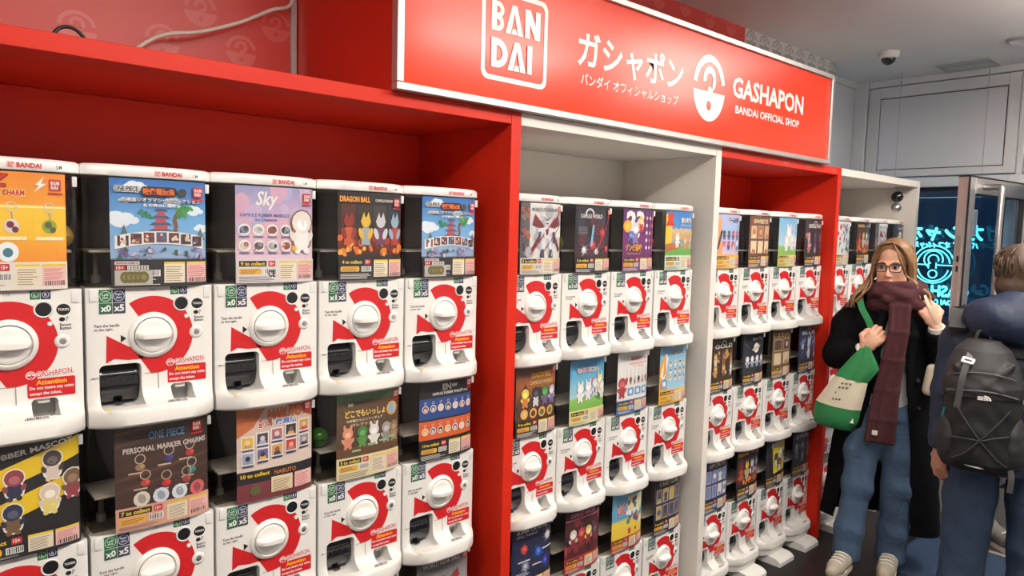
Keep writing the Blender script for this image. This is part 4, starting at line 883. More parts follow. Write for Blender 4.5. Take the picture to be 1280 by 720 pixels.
def p_navycry(A, g):
    A.bgd((0, R(24, 28, 62)), (.5, R(28, 34, 80)), (1, R(20, 24, 55))); A.title('SUPER CRYSTAL', .10, .90, .86, .95, WHT, None, .02); A.text('STILL WORLD', .10, .84, .60, .88, R(210, 215, 230), .02)
    for u, v, c in ((.28, .66, R(215, 65, 55)), (.62, .56, R(50, 110, 215)), (.86, .76, R(220, 220, 228)), (.80, .38, R(60, 70, 190)), (.30, .40, R(160, 165, 190))): A.crystal(u, v, .15, c, g, 11); A.rect(u-.14, v-.19, u+.14, v-.17, WHT)
    A.bars(.08, .27, .40, .33, 3, R(200, 205, 220), g); A.footer(g, R(22, 26, 56), .22, '5', True)
def p_maroon(A, g):
    A.bgd((0, R(190, 45, 45)), (.22, R(195, 50, 50)), (.225, R(95, 25, 35)), (1, R(70, 22, 34))); A.splash(g, [R(140, 40, 50), R(170, 60, 60), R(50, 20, 30)], 24, 0, .3, 1, .8, .1); A.title('CAPSULE HEROES', .12, .86, .80, .93, R(240, 160, 190), R(60, 15, 30)); A.rect(.0, .82, 1, .84, R(225, 130, 150))
    for u, c in ((.2, R(230, 215, 200)), (.42, R(200, 70, 60)), (.62, R(235, 200, 120)), (.82, R(90, 60, 80))): A.critter(u, .48, .26, c, R(150, 45, 50), g, 0, R(40, 15, 22))
    A.footer(g, R(195, 50, 50), .22, '6', True)
def p_cards(A, g, c0=None, cols=None, t='CARD GUM', k=4):
    c0 = c0 or R(28, 30, 62); cols = cols or [R(120, 90, 60), R(200, 170, 90), R(80, 90, 140), R(60, 60, 90)]
    A.bgd((0, tuple(x*.8 for x in c0)), (1, c0)); A.title(t, .15, .86, .80, .94, R(240, 220, 170), None, .03)
    for i in range(k*2): u = .08+(.86/k)*(i % k); v = .58-.29*(i//k); A.tile(u, v, u+.62/k, v+.22, g.choice(cols), g.choice(cols), g.choice(cols), R(215, 205, 190))
    A.footer(g, tuple(x*.9 for x in c0), .24, str(k*2), True)
def p_pastel(A, g):
    A.bgd((0, R(242, 175, 60)), (.26, R(244, 180, 70)), (.265, R(205, 195, 235)), (.7, R(165, 195, 235)), (1, R(190, 190, 230))); A.poly([(0, .26), (0, .95), (.14, .95), (.24, .26)], R(240, 165, 110)); A.title('ゲームの森', .42, .84, .86, .95, BLK, None, .05)
    for i in range(8): u = .28+.18*(i % 4); v = .62-.19*(i//4); A.critter(u, v-.03, .15, g.choice([R(60, 50, 60), R(200, 80, 90), R(245, 245, 245)]), g.choice([R(90, 90, 150), R(230, 200, 170)]), g)
    A.line([(.05, .36), (.18, .70)], .05, R(60, 50, 90)); A.footer(g, R(244, 185, 80), .24, '8')
def p_rabbit(A, g):
    A.bgd((0, R(205, 205, 110)), (.24, R(200, 205, 115)), (.245, R(130, 185, 80)), (.42, R(150, 200, 105)), (.44, R(180, 215, 235)), (1, R(120, 185, 230))); A.title('うさぎ', .50, .76, .72, .83, R(225, 120, 130), WHT)
    for u, v, h in ((.46, .56, .34), (.35, .42, .26), (.62, .44, .28), (.80, .44, .22)): A.critter(u, v, h, R(245, 245, 245), R(235, 238, 240), g, 2, R(150, 160, 170))
    A.footer(g, R(212, 208, 120), .24, '5')
def p_dark(A, g, c=None, t='CAPSULE NIGHT', cc=None):
    c = c or R(34, 24, 36); cc = cc or [R(170, 160, 175), R(90, 60, 90), R(190, 120, 110), R(60, 60, 90)]
    A.bgd((0, tuple(x*.6 for x in c)), (1, c)); A.title(t, .14, .82, .86, .90, WHT, None, .02, .1); A.arc(.5, .88, .07, .09, 10, 170, R(220, 220, 225), 12, 1/A.AS)
    A.splash(g, cc, 14, .05, .3, .95, .75, .06)
    for i in range(6): A.critter(.18+.32*(i % 3), .58-.22*(i//3), .2, g.choice(cc), g.choice(cc), g, i % 3)
    A.footer(g, tuple(x*.7 for x in c), .22, '6', True)
def p_planet(A, g):
    A.bgd((0, R(18, 22, 40)), (1, R(22, 28, 52))); A.el(.55, .72, .10, R(235, 235, 232)); A.el(.55, .72, .17, R(210, 190, 150), .03, .2); A.title('Space Trip', .36, .86, .80, .94, WHT, None, .02, .2)
    for i in range(4): A.critter(.18+.21*i, .42, .2, R(230, 232, 236), R(150, 165, 190), g)
    A.splash(g, [R(240, 240, 220)], 16, 0, .5, 1, .95, .008); A.footer(g, R(24, 26, 44), .22, '4', True)
def p_yellow(A, g):
    A.bgd((0, R(30, 28, 30)), (1, R(36, 34, 38))); A.poly([(.25, .9), (1, 1), (1, .30), (.35, .25)], R(240, 215, 40)); A.title('BATTLE', .20, .82, .70, .93, WHT, R(30, 60, 120), .04, .15)
    for u, v, c in ((.45, .50, R(60, 55, 60)), (.66, .60, R(230, 230, 230)), (.85, .52, R(60, 110, 70)), (.62, .38, R(120, 80, 50))): A.critter(u, v, .24, c, R(240, 235, 220), g, 0, BLK)
    A.footer(g, R(30, 28, 32), .22, '6', True)
def p_blobs(A, g):
    A.bgd((0, R(215, 214, 212)), (1, R(225, 224, 226))); A.splash(g, [R(60, 150, 110), R(60, 120, 180), R(200, 60, 80), R(40, 50, 70)], 22, .1, .3, .95, .9, .07); A.title('COLOR', .2, .86, .7, .94, R(90, 90, 95), None, .02); A.footer(g, R(214, 208, 200), .24, '5')
def p_one(A, g):
    A.bgd((0, R(225, 160, 50)), (.22, R(225, 165, 55)), (.225, R(240, 205, 60)), (.5, R(245, 215, 80)), (.55, R(90, 165, 205)), (1, R(120, 190, 220))); A.title('ZOO', .12, .62, .40, .80, R(200, 60, 60), WHT, .04); A.rect(.45, .62, .95, .90, R(235, 225, 170)); A.splash(g, [R(60, 140, 120), R(200, 80, 60), R(245, 245, 240), R(110, 80, 140)], 20, .4, .3, .95, .85, .06)
    A.footer(g, R(190, 60, 50), .22, '5', True)
def p_silver(A, g):
    A.bgd((0, R(150, 150, 152)), (.4, R(190, 190, 192)), (1, R(70, 72, 78))); A.title('WORLD GEAR BALL', .10, .88, .80, .95, WHT, BLK, .02); A.mech(.5, .5, .5, (R(205, 205, 210), R(90, 92, 100), R(150, 50, 50)), g); A.maker(.92, .92, .045); A.footer(g, R(40, 40, 44), .22, '4', True)

UB, UW, FR, FW = 'wide red bay', 'near white bay', 'narrow red bay', 'end white bay'
TAB = [  # bay, tier, column, art, what the poster shows
 (0, 1, 0, p_charms, 'orange key charm'), (0, 1, 1, p_sky, 'blue sky pagoda'), (0, 1, 2, p_lilac, 'pink and lilac creature'), (0, 1, 3, p_fire, 'black and fire figure'), (0, 1, 4, p_sky, 'blue sky pagoda'),
 (0, 2, 0, p_mascot, 'black and yellow mascot'), (0, 2, 1, p_wood, 'brown plank charm'), (0, 2, 2, p_tiles, 'pale portrait tile'), (0, 2, 3, p_shelf, 'brown shelf figure'), (0, 2, 4, p_bands, 'black poster with blue and orange band'),
 (0, 3, 0, p_dark, 'dark purple'), (0, 3, 1, p_meadow, 'green meadow'), (0, 3, 2, p_crystal, 'dark crystal'), (0, 3, 3, p_beach, 'blue beach'), (0, 3, 4, p_silver, 'silver robot'),
 (1, 1, 0, p_mecha, 'white robot'), (1, 1, 1, p_crystal, 'dark red crystal'), (1, 1, 2, p_number, 'purple number'), (1, 1, 3, p_beach, 'sky blue animal'),
 (1, 2, 0, p_peaks, 'brown mountain'), (1, 2, 1, p_meadow, 'blue and green meadow'), (1, 2, 2, p_hang, 'white hanging charm'), (1, 2, 3, p_faces, 'pale blue faces'),
 (1, 3, 0, p_navycry, 'navy crystal'), (1, 3, 1, p_maroon, 'maroon hero'), (1, 3, 2, p_one, 'yellow and blue zoo'), (1, 3, 3, lambda A, g: p_cards(A, g), 'navy card'),
 (2, 1, 0, p_pastel, 'lilac and orange'), (2, 1, 1, lambda A, g: p_cards(A, g, R(120, 72, 48), [R(220, 170, 120), R(180, 110, 80), R(240, 215, 170)], 'SWEETS', 3), 'tan card grid'), (2, 1, 2, p_rabbit, 'white rabbit'), (2, 1, 3, lambda A, g: p_dark(A, g, R(44, 30, 42)), 'dark violet'),
 (2, 2, 0, lambda A, g: p_dark(A, g, R(60, 36, 24), 'GOLD', [R(200, 150, 80), R(150, 90, 60), R(220, 215, 205)]), 'dark gold'), (2, 2, 1, p_planet, 'navy planet'), (2, 2, 2, lambda A, g: p_cards(A, g, R(130, 95, 60), [R(190, 150, 100), R(90, 65, 45), R(225, 205, 170)], 'TEA', 2), 'tan card'), (2, 2, 3, lambda A, g: p_dark(A, g, R(40, 48, 85), 'BLUE', [R(225, 228, 235), R(100, 130, 190), R(60, 70, 120)]), 'blue and white'),
 (2, 3, 0, lambda A, g: p_cards(A, g, R(38, 52, 112), [R(225, 228, 235), R(120, 140, 190)], 'SPORTS', 4), 'navy grid'), (2, 3, 1, lambda A, g: p_fire(A, g, '6'), 'black and fire'), (2, 3, 2, p_yellow, 'black and yellow battle'), (2, 3, 3, lambda A, g: p_dark(A, g, R(44, 50, 62), 'STEEL', [R(140, 150, 165), R(90, 95, 110), R(50, 55, 80)]), 'steel grey'),
 (3, 1, 0, p_blobs, 'white splash'), (3, 1, 1, lambda A, g: p_fire(A, g, '5'), 'dark orange'), (3, 1, 2, lambda A, g: p_mecha(A, g), 'grey robot'), (3, 1, 3, lambda A, g: p_planet(A, g), 'blue planet'),
 (3, 2, 0, p_lilac, 'pink creature'), (3, 2, 1, p_crystal, 'dark crystal'), (3, 2, 2, p_meadow, 'meadow'), (3, 2, 3, p_bands, 'banded'),
 (3, 3, 0, p_hang, 'white charm'), (3, 3, 1, p_dark, 'dark'), (3, 3, 2, p_rabbit, 'rabbit'), (3, 3, 3, p_maroon, 'maroon')]
CX = [[.210, .492, .774, 1.057, 1.339], [1.739, 2.010, 2.283, 2.559], [2.942, 3.223, 3.506, 3.785], [4.150, 4.419, 4.688, 4.956]]
BN = [UB, UW, FR, FW]; TN = ['top tier', 'middle tier', 'bottom tier']
C5 = ['first from left', 'second from left', 'third from left', 'fourth from left', 'rightmost']; C4 = ['leftmost', 'second from left', 'third from left', 'rightmost']
def pmap(u, v, k):
    x = -.088 + u*.213; z = .306 + v*.247
    return (x, front_y(x, -.0085)-k*4.5e-5, z)
for i, (b, t, c, fn, what) in enumerate(TAB):
    A = Art(); fn(A, random.Random(100+i))
    A.finish()
    pm = A.mesh('poster', pmap if i else (lambda u, v, k: pmap(u*.93, v, k)), MT['print'])
    nm = (C5 if b == 0 else C4)[c]
    machine(CX[b][c], t, pm, 'capsule machine, %s poster, %s, %s, %s' % (what, nm, TN[t-1], BN[b]), 'capsule machines in the ' + BN[b], (b, t, c) in ((0, 1, 3), (1, 1, 1), (2, 1, 2)), (1.0, .96, .99, .94)[b])
for b, t, c, dx, col, lab in ((0, 1, 0, .101, (.55, .36, .05), 'gold capsule inside the case beside the orange key charm poster'), (1, 1, 1, -.104, (.35, .40, .06), 'olive green capsule left of the dark red crystal poster'),
        (1, 1, 3, -.104, (.70, .22, .03), 'orange capsule left of the sky blue animal poster'), (2, 1, 3, -.104, (.50, .48, .05), 'yellow green capsule left of the dark violet poster'), (0, 2, 3, -.104, (.07, .28, .05), 'green capsule left of the brown shelf figure poster'), (1, 2, 3, -.104, (.30, .06, .04), 'brown red capsule left of the pale blue faces poster')):
    capsule(CX[b][c], t, dx, col, lab, b+c, .038 if dx > 0 else .075)
# ================================================================== signed-distance modelling for people and cloth
class Field:
    def __init__(s, lo, hi, h):
        s.h = h; s.ax = [np.arange(lo[i], hi[i]+h, h, dtype=np.float32) for i in range(3)]; s.D = np.full([len(a) for a in s.ax], .5, np.float32)
    def _reg(s, f, lo, hi, pad):
        sl = []
        for i in range(3):
            a = int(np.searchsorted(s.ax[i], lo[i]-pad)); b = int(np.searchsorted(s.ax[i], hi[i]+pad)); sl.append(slice(a, b))
        X, Y, Z = s.ax[0][sl[0]][:, None, None], s.ax[1][sl[1]][None, :, None], s.ax[2][sl[2]][None, None, :]
        if 0 in (X.size, Y.size, Z.size): return None, None
        return tuple(sl), np.broadcast_to(f(X, Y, Z), (X.size, Y.size, Z.size))
    def add(s, prim, k=.01):
        f, lo, hi = prim; sl, d = s._reg(f, lo, hi, .03+k)
        if sl is None: return s
        D = s.D[sl]
        if k > 0:
            h = np.clip(.5+.5*(D-d)/k, 0, 1); s.D[sl] = D*(1-h)+d*h-k*h*(1-h)
        else: s.D[sl] = np.minimum(D, d)
        return s
    def sub(s, prim, k=.004):
        f, lo, hi = prim; sl, d = s._reg(f, lo, hi, .02+k)
        if sl is None: return s
        D = s.D[sl]; h = np.clip(.5-.5*(D+d)/k, 0, 1) if k > 0 else (D < -d).astype(np.float32)
        s.D[sl] = D*(1-h)-d*h+k*h*(1-h); return s
    def mesh(s, name, col=None):
        D = s.D; I = D < 0; n = D.shape
        c = np.zeros([m-1 for m in n], np.int8)
        for a in (0, 1):
            for b in (0, 1):
                for e in (0, 1): c += I[a:n[0]-1+a, b:n[1]-1+b, e:n[2]-1+e]
        A = np.argwhere((c > 0) & (c < 8)); idx = -np.ones(c.shape, np.int64); idx[tuple(A.T)] = np.arange(len(A))
        P = np.zeros((len(A), 3)); N = np.zeros(len(A)); cor = [(a, b, e) for a in (0, 1) for b in (0, 1) for e in (0, 1)]
        val = {q: D[A[:, 0]+q[0], A[:, 1]+q[1], A[:, 2]+q[2]] for q in cor}
        for q in cor:
            for ax in range(3):
                if q[ax] == 0:
                    r = tuple(q[i]+(i == ax) for i in range(3)); da, db = val[q], val[r]; m = (da < 0) != (db < 0)
                    t = np.where(m, da/np.where(m, da-db, 1), 0); pos = np.tile(np.array(q, float), (len(A), 1)); pos[:, ax] += t
                    P += pos*m[:, None]; N += m
        P = (A+P/N[:, None])*s.h+np.array([a[0] for a in s.ax])
        F = []
        for ax in range(3):
            b, e = (ax+1) % 3, (ax+2) % 3
            I0 = np.take(I, range(n[ax]-1), ax); I1 = np.take(I, range(1, n[ax]), ax); E = np.argwhere(I0 != I1)
            E = E[(E[:, b] > 0) & (E[:, e] > 0) & (E[:, b] < n[b]-1) & (E[:, e] < n[e]-1)]
            if not len(E): continue
            ob = np.zeros(3, int); ob[b] = 1; oe = np.zeros(3, int); oe[e] = 1
            q = np.stack([idx[tuple((E-ob-oe).T)], idx[tuple((E-oe).T)], idx[tuple(E.T)], idx[tuple((E-ob).T)]], 1)
            fl = I0[tuple(E.T)]; q = np.where(fl[:, None], q, q[:, ::-1]); F.append(q)
        F = np.concatenate(F); me = bpy.data.meshes.new(name)
        me.vertices.add(len(P)); me.vertices.foreach_set('co', P.ravel()); me.loops.add(F.size); me.loops.foreach_set('vertex_index', F.ravel())
        me.polygons.add(len(F)); me.polygons.foreach_set('loop_start', np.arange(0, F.size, 4)); me.polygons.foreach_set('loop_total', np.full(len(F), 4))
        me.update(calc_edges=True); me.validate(); me.polygons.foreach_set('use_smooth', [True]*len(me.polygons))
        if col is not None:
            at = me.color_attributes.new('Col', 'FLOAT_COLOR', 'POINT'); C = np.ones((len(P), 4)); C[:, :3] = col(P); at.data.foreach_set('color', C.ravel())
        return me
def wrinkle(F, amp, kx, ky, kz, ph=0):
    X, Y, Z = F.ax[0][:, None, None], F.ax[1][None, :, None], F.ax[2][None, None, :]
    F.D += (amp*(np.sin(kz*Z+1.9*np.sin(kx*X+ph)+1.4*np.sin(ky*Y+2*ph))*np.sin(.37*kz*Z+2.2*np.sin(.6*kx*X)+ph)+.5*np.sin(kx*1.3*X+.8*kz*Z+ph)*np.sin(ky*1.2*Y+.3*kz*Z))).astype(np.float32); return F
def cone(a, b, ra, rb=None):
    rb = ra if rb is None else rb; a = np.array(a, np.float32); b = np.array(b, np.float32); ba = b-a; L = float(ba@ba) or 1e-9; r = max(ra, rb)
    def f(X, Y, Z):
        x, y, z = X-a[0], Y-a[1], Z-a[2]; t = np.clip((x*ba[0]+y*ba[1]+z*ba[2])/L, 0, 1)
        return np.sqrt((x-t*ba[0])**2+(y-t*ba[1])**2+(z-t*ba[2])**2)-(ra+(rb-ra)*t)
    return f, np.minimum(a, b)-r, np.maximum(a, b)+r
def ellp(c, r, rz=0, rx=0, ry=0):
    c = np.array(c, np.float32); r = np.array(r, np.float32); M3 = np.array((Matrix.Rotation(rz, 3, 'Z') @ Matrix.Rotation(rx, 3, 'X') @ Matrix.Rotation(ry, 3, 'Y')).transposed(), np.float32); m = r.max()
    def f(X, Y, Z):
        x, y, z = X-c[0], Y-c[1], Z-c[2]; u = [M3[i, 0]*x+M3[i, 1]*y+M3[i, 2]*z for i in range(3)]
        k0 = np.sqrt(sum((u[i]/r[i])**2 for i in range(3))); k1 = np.sqrt(sum((u[i]/r[i]**2)**2 for i in range(3)))+1e-6
        return k0*(k0-1)/k1
    return f, c-m, c+m
def rboxp(c, hs, r=.01, rz=0, rx=0, ry=0):
    c = np.array(c, np.float32); M3 = np.array((Matrix.Rotation(rz, 3, 'Z') @ Matrix.Rotation(rx, 3, 'X') @ Matrix.Rotation(ry, 3, 'Y')).transposed(), np.float32); m = float(np.linalg.norm(hs))
    def f(X, Y, Z):
        x, y, z = X-c[0], Y-c[1], Z-c[2]; q = [np.abs(M3[i, 0]*x+M3[i, 1]*y+M3[i, 2]*z)-hs[i]+r for i in range(3)]
        return np.sqrt(sum(np.maximum(v, 0)**2 for v in q))+np.minimum(np.maximum(np.maximum(q[0], q[1]), q[2]), 0)-r
    return f, c-m, c+m
def loftp(secs, shrink=0, fold=0, nf=9, ph=0):
    secs = sorted(secs); Zs = np.array([q[0] for q in secs]); V = np.array([q[1:] for q in secs], float); m = V[:, 2:].max(); cx, cy = V[:, 0], V[:, 1]
    def f(X, Y, Z):
        g = [np.interp(Z, Zs, V[:, i]).astype(np.float32) for i in range(4)]; rx, ry = g[2]-shrink, g[3]-shrink
        x, y = X-g[0], Y-g[1]; q = np.sqrt((x/rx)**2+(y/ry)**2)
        if fold: q = q+fold*np.sin(np.arctan2(y, x)*nf+ph+Z*3)*np.clip((Zs[-1]-Z)/(Zs[-1]-Zs[0]), 0, 1)
        return np.maximum((q-1)*np.minimum(rx, ry), np.maximum(Zs[0]-Z, Z-Zs[-1]))
    return f, np.array([(cx-V[:, 2]).min()-.02, (cy-V[:, 3]).min()-.02, Zs[0]-.02]), np.array([(cx+V[:, 2]).max()+.02, (cy+V[:, 3]).max()+.02, Zs[-1]+.02])
def chain(F, pts, rs, k=.006):
    for (a, b), (ra, rb) in zip(zip(pts, pts[1:]), zip(rs, rs[1:])): F.add(cone(a, b, ra, rb), k)
def xf(M, p): v = M @ Vector(p); return (v.x, v.y, v.z)
def head(F, M, k=.012, fem=True):
    """M places the head: x right in view, -y the way the face looks, z up, origin between the eyes inside the skull"""
    e = M.to_euler('XYZ'); rz = e.z; rx = e.x; ry = e.y
    def E(c, r, k_=k): F.add(ellp(xf(M, c), r, rz, rx, ry), k_)
    E((0, .012, .040), (.074, .093, .088)); E((0, -.030, -.035), (.060, .062, .082), .02); E((0, -.052, -.100), (.032, .034, .026), .03)
    for s_ in (-1, 1):
        E((s_*.036, -.058, -.034), (.024, .022, .024), .02); E((s_*.046, -.030, -.075), (.02, .035, .03), .025)
        F.add(cone(xf(M, (s_*.046, -.074, .017)), xf(M, (s_*.012, -.086, .014)), .009, .008), .014)
        E((s_*.0745, .012, -.012), (.008, .019, .031), .006); F.sub(ellp(xf(M, (s_*.031, -.098, -.001)), (.017, .016, .010), rz), .010)
        F.add(ellp(xf(M, (s_*.031, -.0765, -.001)), (.0125, .012, .0115), rz), .002)
    F.add(cone(xf(M, (0, -.086, .004)), xf(M, (0, -.108, -.040)), .0075, .0105), .010)
    for s_ in (-1, 1): E((s_*.011, -.099, -.044), (.008, .009, .0065), .005)
    E((0, -.094, -.070), (.023, .009, .0065), .004); E((0, -.092, -.081), (.019, .010, .007), .004)
def hand(F, w, u, n, th, s=1.0, curl=1.0, open_=False):
    """w wrist, u towards the knuckles, n back of the hand, th side of the thumb"""
    w, u, n, th = Vector(w), Vector(u).normalized(), Vector(n).normalized(), Vector(th)
    n = (n-u*n.dot(u)).normalized(); t = u.cross(n); t = t if t.dot(th) > 0 else -t
    for c, r in ((.030, .019), (.055, .021), (.078, .0185)):
        for q in (-.020, 0, .020): F.add(cone(w+u*c*.6*s+t*q*.7*s, w+u*c*s+t*q*1.15*s, .0155*s, .0145*s), .012)
    for i, (q, L) in enumerate(((.031, .95), (.011, 1.06), (-.010, 1.0), (-.030, .82))):
        k = w+u*(.088-.004*abs(i-1))*s+t*q*s; a1 = .75*curl+.08*i; a2 = a1+1.45*curl; a3 = a2+.9*curl
        def dr(a): return u*math.cos(a)-n*math.sin(a)
        p1 = k+dr(a1)*.042*L*s; p2 = p1+dr(a2)*.026*L*s; p3 = p2+dr(a3)*.020*L*s
        chain(F, [k-u*.02*s, k, p1, p2, p3], [.0105*s, .0105*s, .0092*s, .0083*s, .0070*s], .004)
    b = w+u*.028*s+t*.022*s; p1 = b+(t*.75+u*.55-n*.25)*.036*s; p2 = p1+(u*.85-n*.35-t*.05)*.032*s; p3 = p2+(u*.75-n*.55-t*.35)*.024*s
    chain(F, [b, p1, p2, p3], [.0145*s, .0115*s, .0098*s, .0078*s], .006)

skin = srgb(216, 164, 138)
MT.update(skin=print_mat('skin', .5), coat=mat('black_wool', (.005, .005, .006), .95, spec=.12, noise=.3, nscale=60, bump=.6, bscale=500), scarf=mat('maroon_knit', (.060, .012, .016), .9, noise=.35, nscale=70, bump=.8, bscale=260),
    jeans=mat('blue_denim', (.058, .105, .185), .85, bump2=.35, b2scale=13, noise=.35, nscale=9, bump=.4, bscale=700), jeansd=mat('dark_denim', (.036, .066, .125), .85, bump2=.35, b2scale=12, noise=.3, nscale=9, bump=.4, bscale=700),
    sweater=mat('pale_grey_knit', (.42, .42, .43), .9, bump=.5, bscale=300), shoe=mat('beige_suede', (.40, .35, .28), .8, noise=.2, nscale=20), sole=mat('cream_rubber', (.62, .57, .48), .6),
    hair=mat('light_brown_hair', (.25, .135, .060), .45, noise=.45, nscale=55), hairb=mat('brown_hair', (.065, .038, .022), .55, noise=.5, nscale=60), eye=mat('eye_white', (.50, .48, .46), .3), iris=mat('eye_iris', (.025, .03, .035), .2),
    rim=mat('black_glasses_rim', (.012, .011, .012), .25), lens=glassy('spectacle_lens', (.97, .97, .97), 1.4, .01), cuff=mat('cream_cuff', (.66, .64, .58), .9),
    green=mat('green_cloth', (.020, .20, .060), .75, noise=.2, nscale=14), canvas=mat('cream_canvas', (.62, .55, .42), .85, noise=.12, nscale=12), navy=mat('navy_jacket', (.014, .026, .060), .6, bump=.2, bscale=300, bump2=.3, b2scale=11, noise=.25, nscale=7), charcoal=mat('charcoal_jacket', (.026, .026, .029), .7, noise=.2, nscale=9),
    pack=mat('black_ripstop', (.012, .012, .013), .6, noise=.35, nscale=14, bump=.4, bscale=500), packd=mat('dark_grey_ripstop', (.026, .026, .028), .65, noise=.3, nscale=14, bump=.4, bscale=500), web=mat('grey_webbing', (.075, .075, .078), .6), teal=mat('teal_cord', (.01, .22, .24), .6))

# ------------------------------------------------------------------ the woman
dW = Vector((3.9, 1.4018, 0)).normalized(); RZW = math.atan2(-dW.x, dW.y)
wom = empty('person', (3.9, -.36, .007), RZW, 'person in a black coat and maroon scarf holding a green bag strap', 'person')
HM = Matrix.Translation((-.032, -.005, 1.558)) @ Matrix.Rotation(math.radians(-13), 4, 'Z') @ Matrix.Rotation(math.radians(4), 4, 'X')
F = Field((-.36, -.42, 0), (.34, .20, 1.72), .004)
head(F, HM)
F.add(cone((-.030, .03, 1.48), (-.040, .045, 1.34), .052, .056), .02)
for p_ in (ellp((-.04, .03, 1.24), (.15, .085, .16)), ellp((-.04, .02, 1.02), (.125, .085, .16)), ellp((-.03, .03, .86), (.150, .10, .12))): F.add(p_, .06)
for pts, rs in (([(-.16, .03, 1.315), (-.268, -.02, 1.075), (-.150, -.150, 1.128)], [.050, .040, .030]), ([(.09, .03, 1.325), (.212, -.02, 1.10), (.172, -.135, 1.272)], [.050, .040, .030])): chain(F, pts, rs, .02)
hand(F, (-.140, -.160, 1.137), (.55, -.08, .72), (.10, -1, .15), (-.6, 0, .6), 1.06, .80)
hand(F, (.168, -.142, 1.283), (-.42, -.05, .80), (.15, -1, .25), (.6, -.1, .5), 1.02, 1.0)
for pts, rs in (([(-.10, .03, .80), (-.125, -.10, .43), (-.150, -.135, .09), (-.165, -.21, .04), (-.18, -.27, .035)], [.085, .056, .030, .026, .018]), ([(.045, .03, .80), (.050, -.03, .43), (.045, -.035, .09), (.030, -.12, .04), (.018, -.18, .035)], [.085, .056, .030, .026, .018])): chain(F, pts, rs, .02)
HMi = HM.inverted()
def skincol(P):
    C = np.tile(np.array(skin), (len(P), 1)); A = np.array(HMi); q = P @ A[:3, :3].T + A[:3, 3]
    lips = ((q[:, 0]/.024)**2+((q[:, 2]+.0755)/.0115)**2 < 1) & (q[:, 1] < -.075); C[lips] = srgb(190, 105, 98)
    for s_ in (-1, 1):
        w = np.exp(-(((q[:, 0]-s_*.040)/.02)**2+((q[:, 2]+.038)/.02)**2))*(q[:, 1] < -.03)*.35; C = C*(1-w[:, None])+np.array(srgb(212, 135, 118))*w[:, None]
    hz = np.exp(-(((q[:, 2]+.043)/.010)**2+(q[:, 0]/.014)**2))*(q[:, 1] < -.09)*.3; return C*(1-hz[:, None])+np.array(srgb(205, 130, 110))*hz[:, None]
body = link('body', F.mesh('body', skincol), MT['skin'], wom)
for s_ in (-1, 1):
    bm = bmesh.new(); bmesh.ops.create_uvsphere(bm, u_segments=16, v_segments=10, radius=.0125, matrix=Matrix.Translation(HM @ Vector((s_*.031, -.0785, -.001)))); eye = link('eye', fin(bm, 'eye', 80), MT['eye'], body)
    bm = bmesh.new(); add_lathe(bm, [(0, .0012), (.0074, -.0004)], 14, HM @ Matrix.Translation((s_*.031-.0015, -.0915, -.001)) @ Matrix.Rotation(PI/2, 4, 'X')); link('iris', fin(bm, 'iris'), MT['iris'], body)
    bm = bmesh.new(); add_tube(bm, [HM @ Vector((s_*x, y, z)) for x, y, z in ((.014, -.0935, .0185), (.026, -.0945, .0235), (.038, -.088, .0235), (.049, -.076, .018))], [.0018, .0030, .0028, .0012], 8); link('eyebrow', fin(bm, 'eyebrow', 60), MT['hairb'], body)
    bm = bmesh.new(); add_tube(bm, [HM @ Vector((s_*x, y, z)) for x, y, z in ((.017, -.0885, .0035), (.025, -.0925, .0085), (.036, -.0915, .0085), (.046, -.083, .003))], [.0010, .0016, .0018, .0010], 6); link('eyelash', fin(bm, 'eyelash', 60), MT['rim'], body)
# spectacles
gl = link('glasses', None or bpy.data.meshes.new('glasses'), None, wom)
bm = bmesh.new()
for s_ in (-1, 1):
    ring = rrect(s_*.034-.027, -.022, s_*.034+.027, .017, .012, 5); add_tube(bm, [HM @ Vector((x, -.103+abs(x)*.16, z)) for x, z in ring+ring[:1]], .0022, 8, False)
    add_tube(bm, [HM @ Vector((s_*x, y, z)) for x, y, z in ((.060, -.093, .008), (.071, -.083, .009), (.078, -.03, .006), (.080, .015, .002), (.079, .03, -.014))], .0021, 8)
add_tube(bm, [HM @ Vector(q) for q in ((-.0085, -.1015, .003), (0, -.1035, .006), (.0085, -.1015, .003))], .0022, 8)
me = fin(bm, 'glasses', 60); gl.data = me; me.materials.append(MT['rim'])
for s_ in (-1, 1):
    bm = bmesh.new(); ring = rrect(s_*.034-.026, -.021, s_*.034+.026, .016, .011, 5); bm.faces.new([bm.verts.new(HM @ Vector((x, -.103+abs(x)*.16, z))) for x, z in ring]); link('lens', fin(bm, 'lens'), MT['lens'], gl)
# hair: cap and locks
F = Field((-.28, -.14, 1.30), (.24, .16, 1.74), .004)
F.add(ellp(HM @ Vector((0, .016, .046)), (.084, .100, .096), math.radians(-13)), .01); F.add(ellp(HM @ Vector((0, .045, -.03)), (.082, .075, .11), math.radians(-13)), .02)
F.sub(ellp(HM @ Vector((-.008, -.110, .005)), (.066, .082, .098), math.radians(-13)), .012); F.sub(ellp(HM @ Vector((-.002, -.105, -.035)), (.073, .085, .095), math.radians(-13)), .012)
F.sub(ellp(HM @ Vector((.0, -.105, -.08)), (.075, .10, .07), math.radians(-13)), .012)
hr = link('hair', F.mesh('hair'), MT['hair'], wom)
rh = random.Random(11)
def lock(pts, r0, r1, r2, nm='lock'):
    sp = spline(pts, 6); n = len(sp); bm = bmesh.new(); add_tube(bm, sp, [(r0+(r1-r0)*min(1, 2.5*i/n))*(1-(i/n)**3)+r2*(i/n)**3 for i in range(n)], 7); return link(nm, fin(bm, nm, 80), MT['hair'], hr)
def H(x, y, z): return HM @ Vector((x, y, z))
